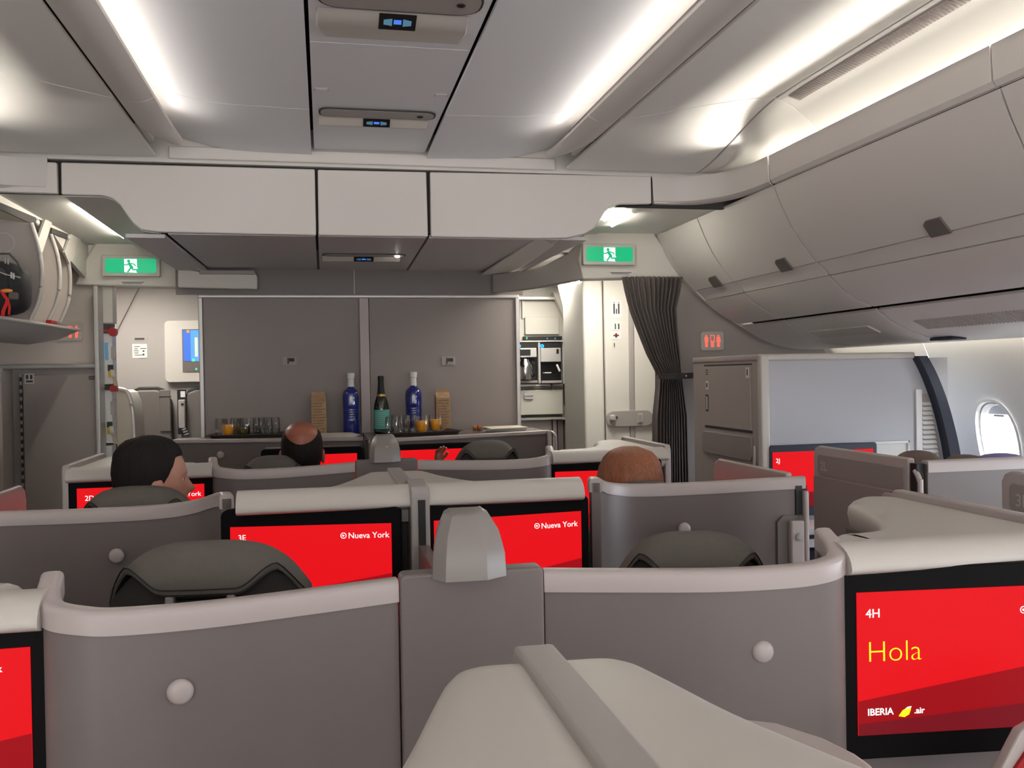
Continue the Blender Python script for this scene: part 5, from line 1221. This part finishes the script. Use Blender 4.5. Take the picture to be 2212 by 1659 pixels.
# ================================================================ WINDOW-SIDE SUITES ON THE RIGHT
YM = 3.512
mo = thing('suite_screen', (2.1, YM, .95), 'red screen on the white cabinet panel at the right, partly hidden by a suite door', 'screen', 'window suite screens')
mx, w = local(1.828, YM-.022, 2.33, YM-.022, at(1665, 962, Y=YM).z)
bz = MB().prism(rr(0, w, -.30, 0, .012), -.004, .018).xf(mx).build('screen_bezel', 'navy', mo, bevel=.003)
MB().box(.012, w-.02, -.0065, -.004, -.262, -.028).xf(mx).build('display', 'red_screen', bz); MB().box(.012, w-.02, -.0068, -.0064, -.262, -.20).xf(mx).build('display_wedge', 'red_screen_deep', bz)
p = hit(mx, 1676, 1000, -.0075); text('2J', .026, mx @ Matrix.Translation(p) @ FACE, 'screen_white', bz, 'screen_text', bold=0)
sh = thing('side_shelf', (2.2, 3.4, .88), 'white shelf edge below the red screen seen in the aisle gap', 'shelf')
MB().box(1.84, 2.68, 3.30, 3.49, .855, .885).build('shelf_top', 'white_plastic', sh, bevel=.004); MB().box(1.84, 2.68, 3.32, 3.49, .80, .835).build('shelf_lip', 'white_plastic', sh, bevel=.004); MB().box(1.84, 2.68, 3.34, 3.49, .0, .80).build('shelf_base', 'navy', sh)
pk = thing('literature_frame', at(1900, 1000, Y=YM), 'white framed recess low on the cabinet panel near the window', 'frame')
a, c = at(1842, 1010, Y=YM), at(1963, 1010, Y=YM); zt_ = at(1900, 953, Y=YM).z
for bx_ in ((a.x, c.x, zt_-.012, zt_), (a.x, a.x+.010, 1.0, zt_), (c.x-.010, c.x, 1.0, zt_)): MB().box(bx_[0], bx_[1], YM-.012, YM, bx_[2], bx_[3]).build('frame_edge', 'white_plastic', pk, bevel=.002)
MB().box(a.x, c.x, YM-.004, YM, 1.0, zt_).build('frame_back', 'sidewall', pk)
vn = thing('louvre_vent', at(2015, 940, Y=YM), 'tall white louvre vent between the cabinet panel and the window', 'vent')
z0v, z1v = 1.0, at(2005, 850, Y=YM).z
MB().box(2.535, 2.565, YM-.01, YM, .9, z1v+.02).build('vent_frame', 'white_plastic', vn, bevel=.002)
MB().prism([(2.565, .9), (2.70, .9), (2.66, 1.15), (2.60, z1v), (2.565, z1v)], YM-.002, YM+.01).build('vent_back', 'strip_grey', vn)
k = 1.0
while k < z1v-.03: MB().add([(2.567, YM-.012, k), (2.665-.055*(k-1.0)/.35, YM-.012, k), (2.665-.055*(k-1.0)/.35, YM-.002, k+.012), (2.567, YM-.002, k+.012)], [(0, 1, 2, 3)]).build('louvre', 'white_plastic', vn, solid=.002); k += .021
ds = thing('trim_14', (2.6, YM, 1.2), None, None, kind='structure')
L_ = spline([(2.520, 1.572, 0), (2.565, 1.49, 0), (2.61, 1.38, 0), (2.645, 1.26, 0), (2.672, 1.13, 0), (2.69, .95, 0), (2.70, .0, 0)], 6)
MB().prism([(p.x, p.y) for p in L_]+[(p.x+.045+.01*(i/len(L_)), p.y+.0) for i, p in reversed(list(enumerate(L_)))], YM-.05, YM+.30).build('dark_edge_seal', 'navy', ds)
# suite door 2L with numbered band and its shell
def suite_door(X, ya, yb, zt, num, lab, px, flip=False):
    t = thing('suite_door', (X, (ya+yb)/2, 0), lab, 'door', 'window suite doors')
    MB().prism([(ya, .1), (yb, .1), (yb, zt-.03), (yb-.012, zt-.008), (yb-.035, zt), (ya, zt)], X, X+.024, 'x').build('door_panel', 'cap', t, bevel=.006)
    MB().box(X-.003, X, ya+.012, yb-.006, .12, zt-.115).build('lower_panel', 'partition', t)
    MB().prism([(ya+.02, zt-.108), (yb-.05, zt-.108), (yb-.035, zt-.095), (yb-.035, zt-.040), (yb-.045, zt-.032), (ya+.02, zt-.032)], X-.004, X+.001, 'x').build('number_band', 'partition', t, bevel=.001)
    m = Matrix(((0, 0, -1, X-.0045), (-1, 0, 0, px), (0, 1, 0, zt-.088), (0, 0, 0, 1)))
    text(num, .046, m, 'cap', t, 'seat_number', bold=.0005)
    return t
sd = suite_door(1.80, 2.53, 3.095, 1.236, '2L', 'tall dark suite door with number band, its pale top rail sloping toward the window', 3.04)
MB().prism([(2.60, 1.07), (2.655, 1.07), (2.655, 1.105), (2.645, 1.115), (2.60, 1.115)], 1.790, 1.80, 'x').build('latch', 'cap', sd, bevel=.004)
MB().prism([(2.612, 1.07), (2.645, 1.07), (2.645, 1.098), (2.612, 1.098)], 1.788, 1.791, 'x').build('latch_hole', 'seam', sd)
s3 = suite_door(1.76, 1.45, 2.085, 1.245, '3L', 'suite door with engraved 3L at the right picture edge', 2.03)
sh2 = thing('seat_shell', (2.3, 2.49, 0), 'grey-violet shell running from the tall suite door toward the window', 'seat shell')
wall_along(sh2, [(1.83, 2.49, 1.232), (2.1, 2.488, 1.232), (2.45, 2.485, 1.232), (2.93, 2.48, 1.232)])
MB().box(1.800, 1.826, 2.488, 2.52, .2, 1.222).build('hinge_gap', 'black', sh2); MB().tube(spline([(1.803, 2.50, 1.20), (1.800, 2.475, 1.17), (1.800, 2.47, 1.10), (1.800, 2.47, .4)], 5), .008).build('hinge_rail', 'cap', sh2)
MB().prism(rr(1.83, 1.905, .3, 1.09, .02), 2.468, 2.474).build('slot_recess', 'taupe_dark', sh2); MB().prism(rr(1.812, 1.872, .3, 1.088, .012), 2.455, 2.472).build('slot_rail', 'cap', sh2, bevel=.004)
MB().lathe([(0, 0), (.014, 0), (.014, .004), (.006, .006), (0, .006)], 0, 0).xf(Matrix.Translation((1.842, 2.454, 1.035)) @ Matrix.Rotation(PI/2, 4, 'X')).build('slot_screw', 'strip_grey', sh2)
def dome(px, py, Y, rx, rz, m, name, lab, cat, ry=.07):
    p = at(px, py, Y=Y); t = thing(name, (p.x, Y, 0), lab, cat)
    def f(d): return Vector([math.copysign(abs(v)**.75, v) for v in d])
    MB().ell((p.x, Y, p.z-rz), (rx, ry, rz), 24, 16, fn=f).build('cushion', m, t, smooth=True)
    MB().prism(rr(p.x-rx*.8, p.x+rx*.8, .1, p.z-rz, .03), Y-.03, Y+.03).build('support', 'fabric', t, bevel=.01)
dome(1983, 973, 2.74, .075, .07, 'pillow_brown', 'headrest', 'brown rounded headrest top beside the suite door hinge', 'headrest')
dome(2086, 982, 2.74, .070, .06, 'pillow_brown', 'headrest', 'low brown headrest top directly under the window', 'headrest')
dome(2162, 979, 2.70, .105, .07, 'purple_cloth', 'pillow', 'purple-blue rounded pillow top below the window', 'pillow')
# pale panel edge at the lower right picture corner
cp_ = thing('corner_panel', at(2190, 1659, Y=1.22), 'pale slanted panel edge with face painted with a red screen reflection in the lower right corner', 'panel')
MB().prism([P2(x, y, 1.22) for x, y in ((2206, 1580), (2160, 1668), (2152, 1800), (2420, 1800), (2420, 1500), (2240, 1560))], 1.22, 1.24).build('frame', 'cap', cp_, bevel=.004)
MB().prism([P2(x, y, 1.218) for x, y in ((2230, 1600), (2190, 1659), (2180, 1800), (2400, 1800), (2400, 1600))], 1.214, 1.221).build('painted_reflection', 'red_plastic_and_reflection', cp_)  # screen's red reflection put into the panel colour
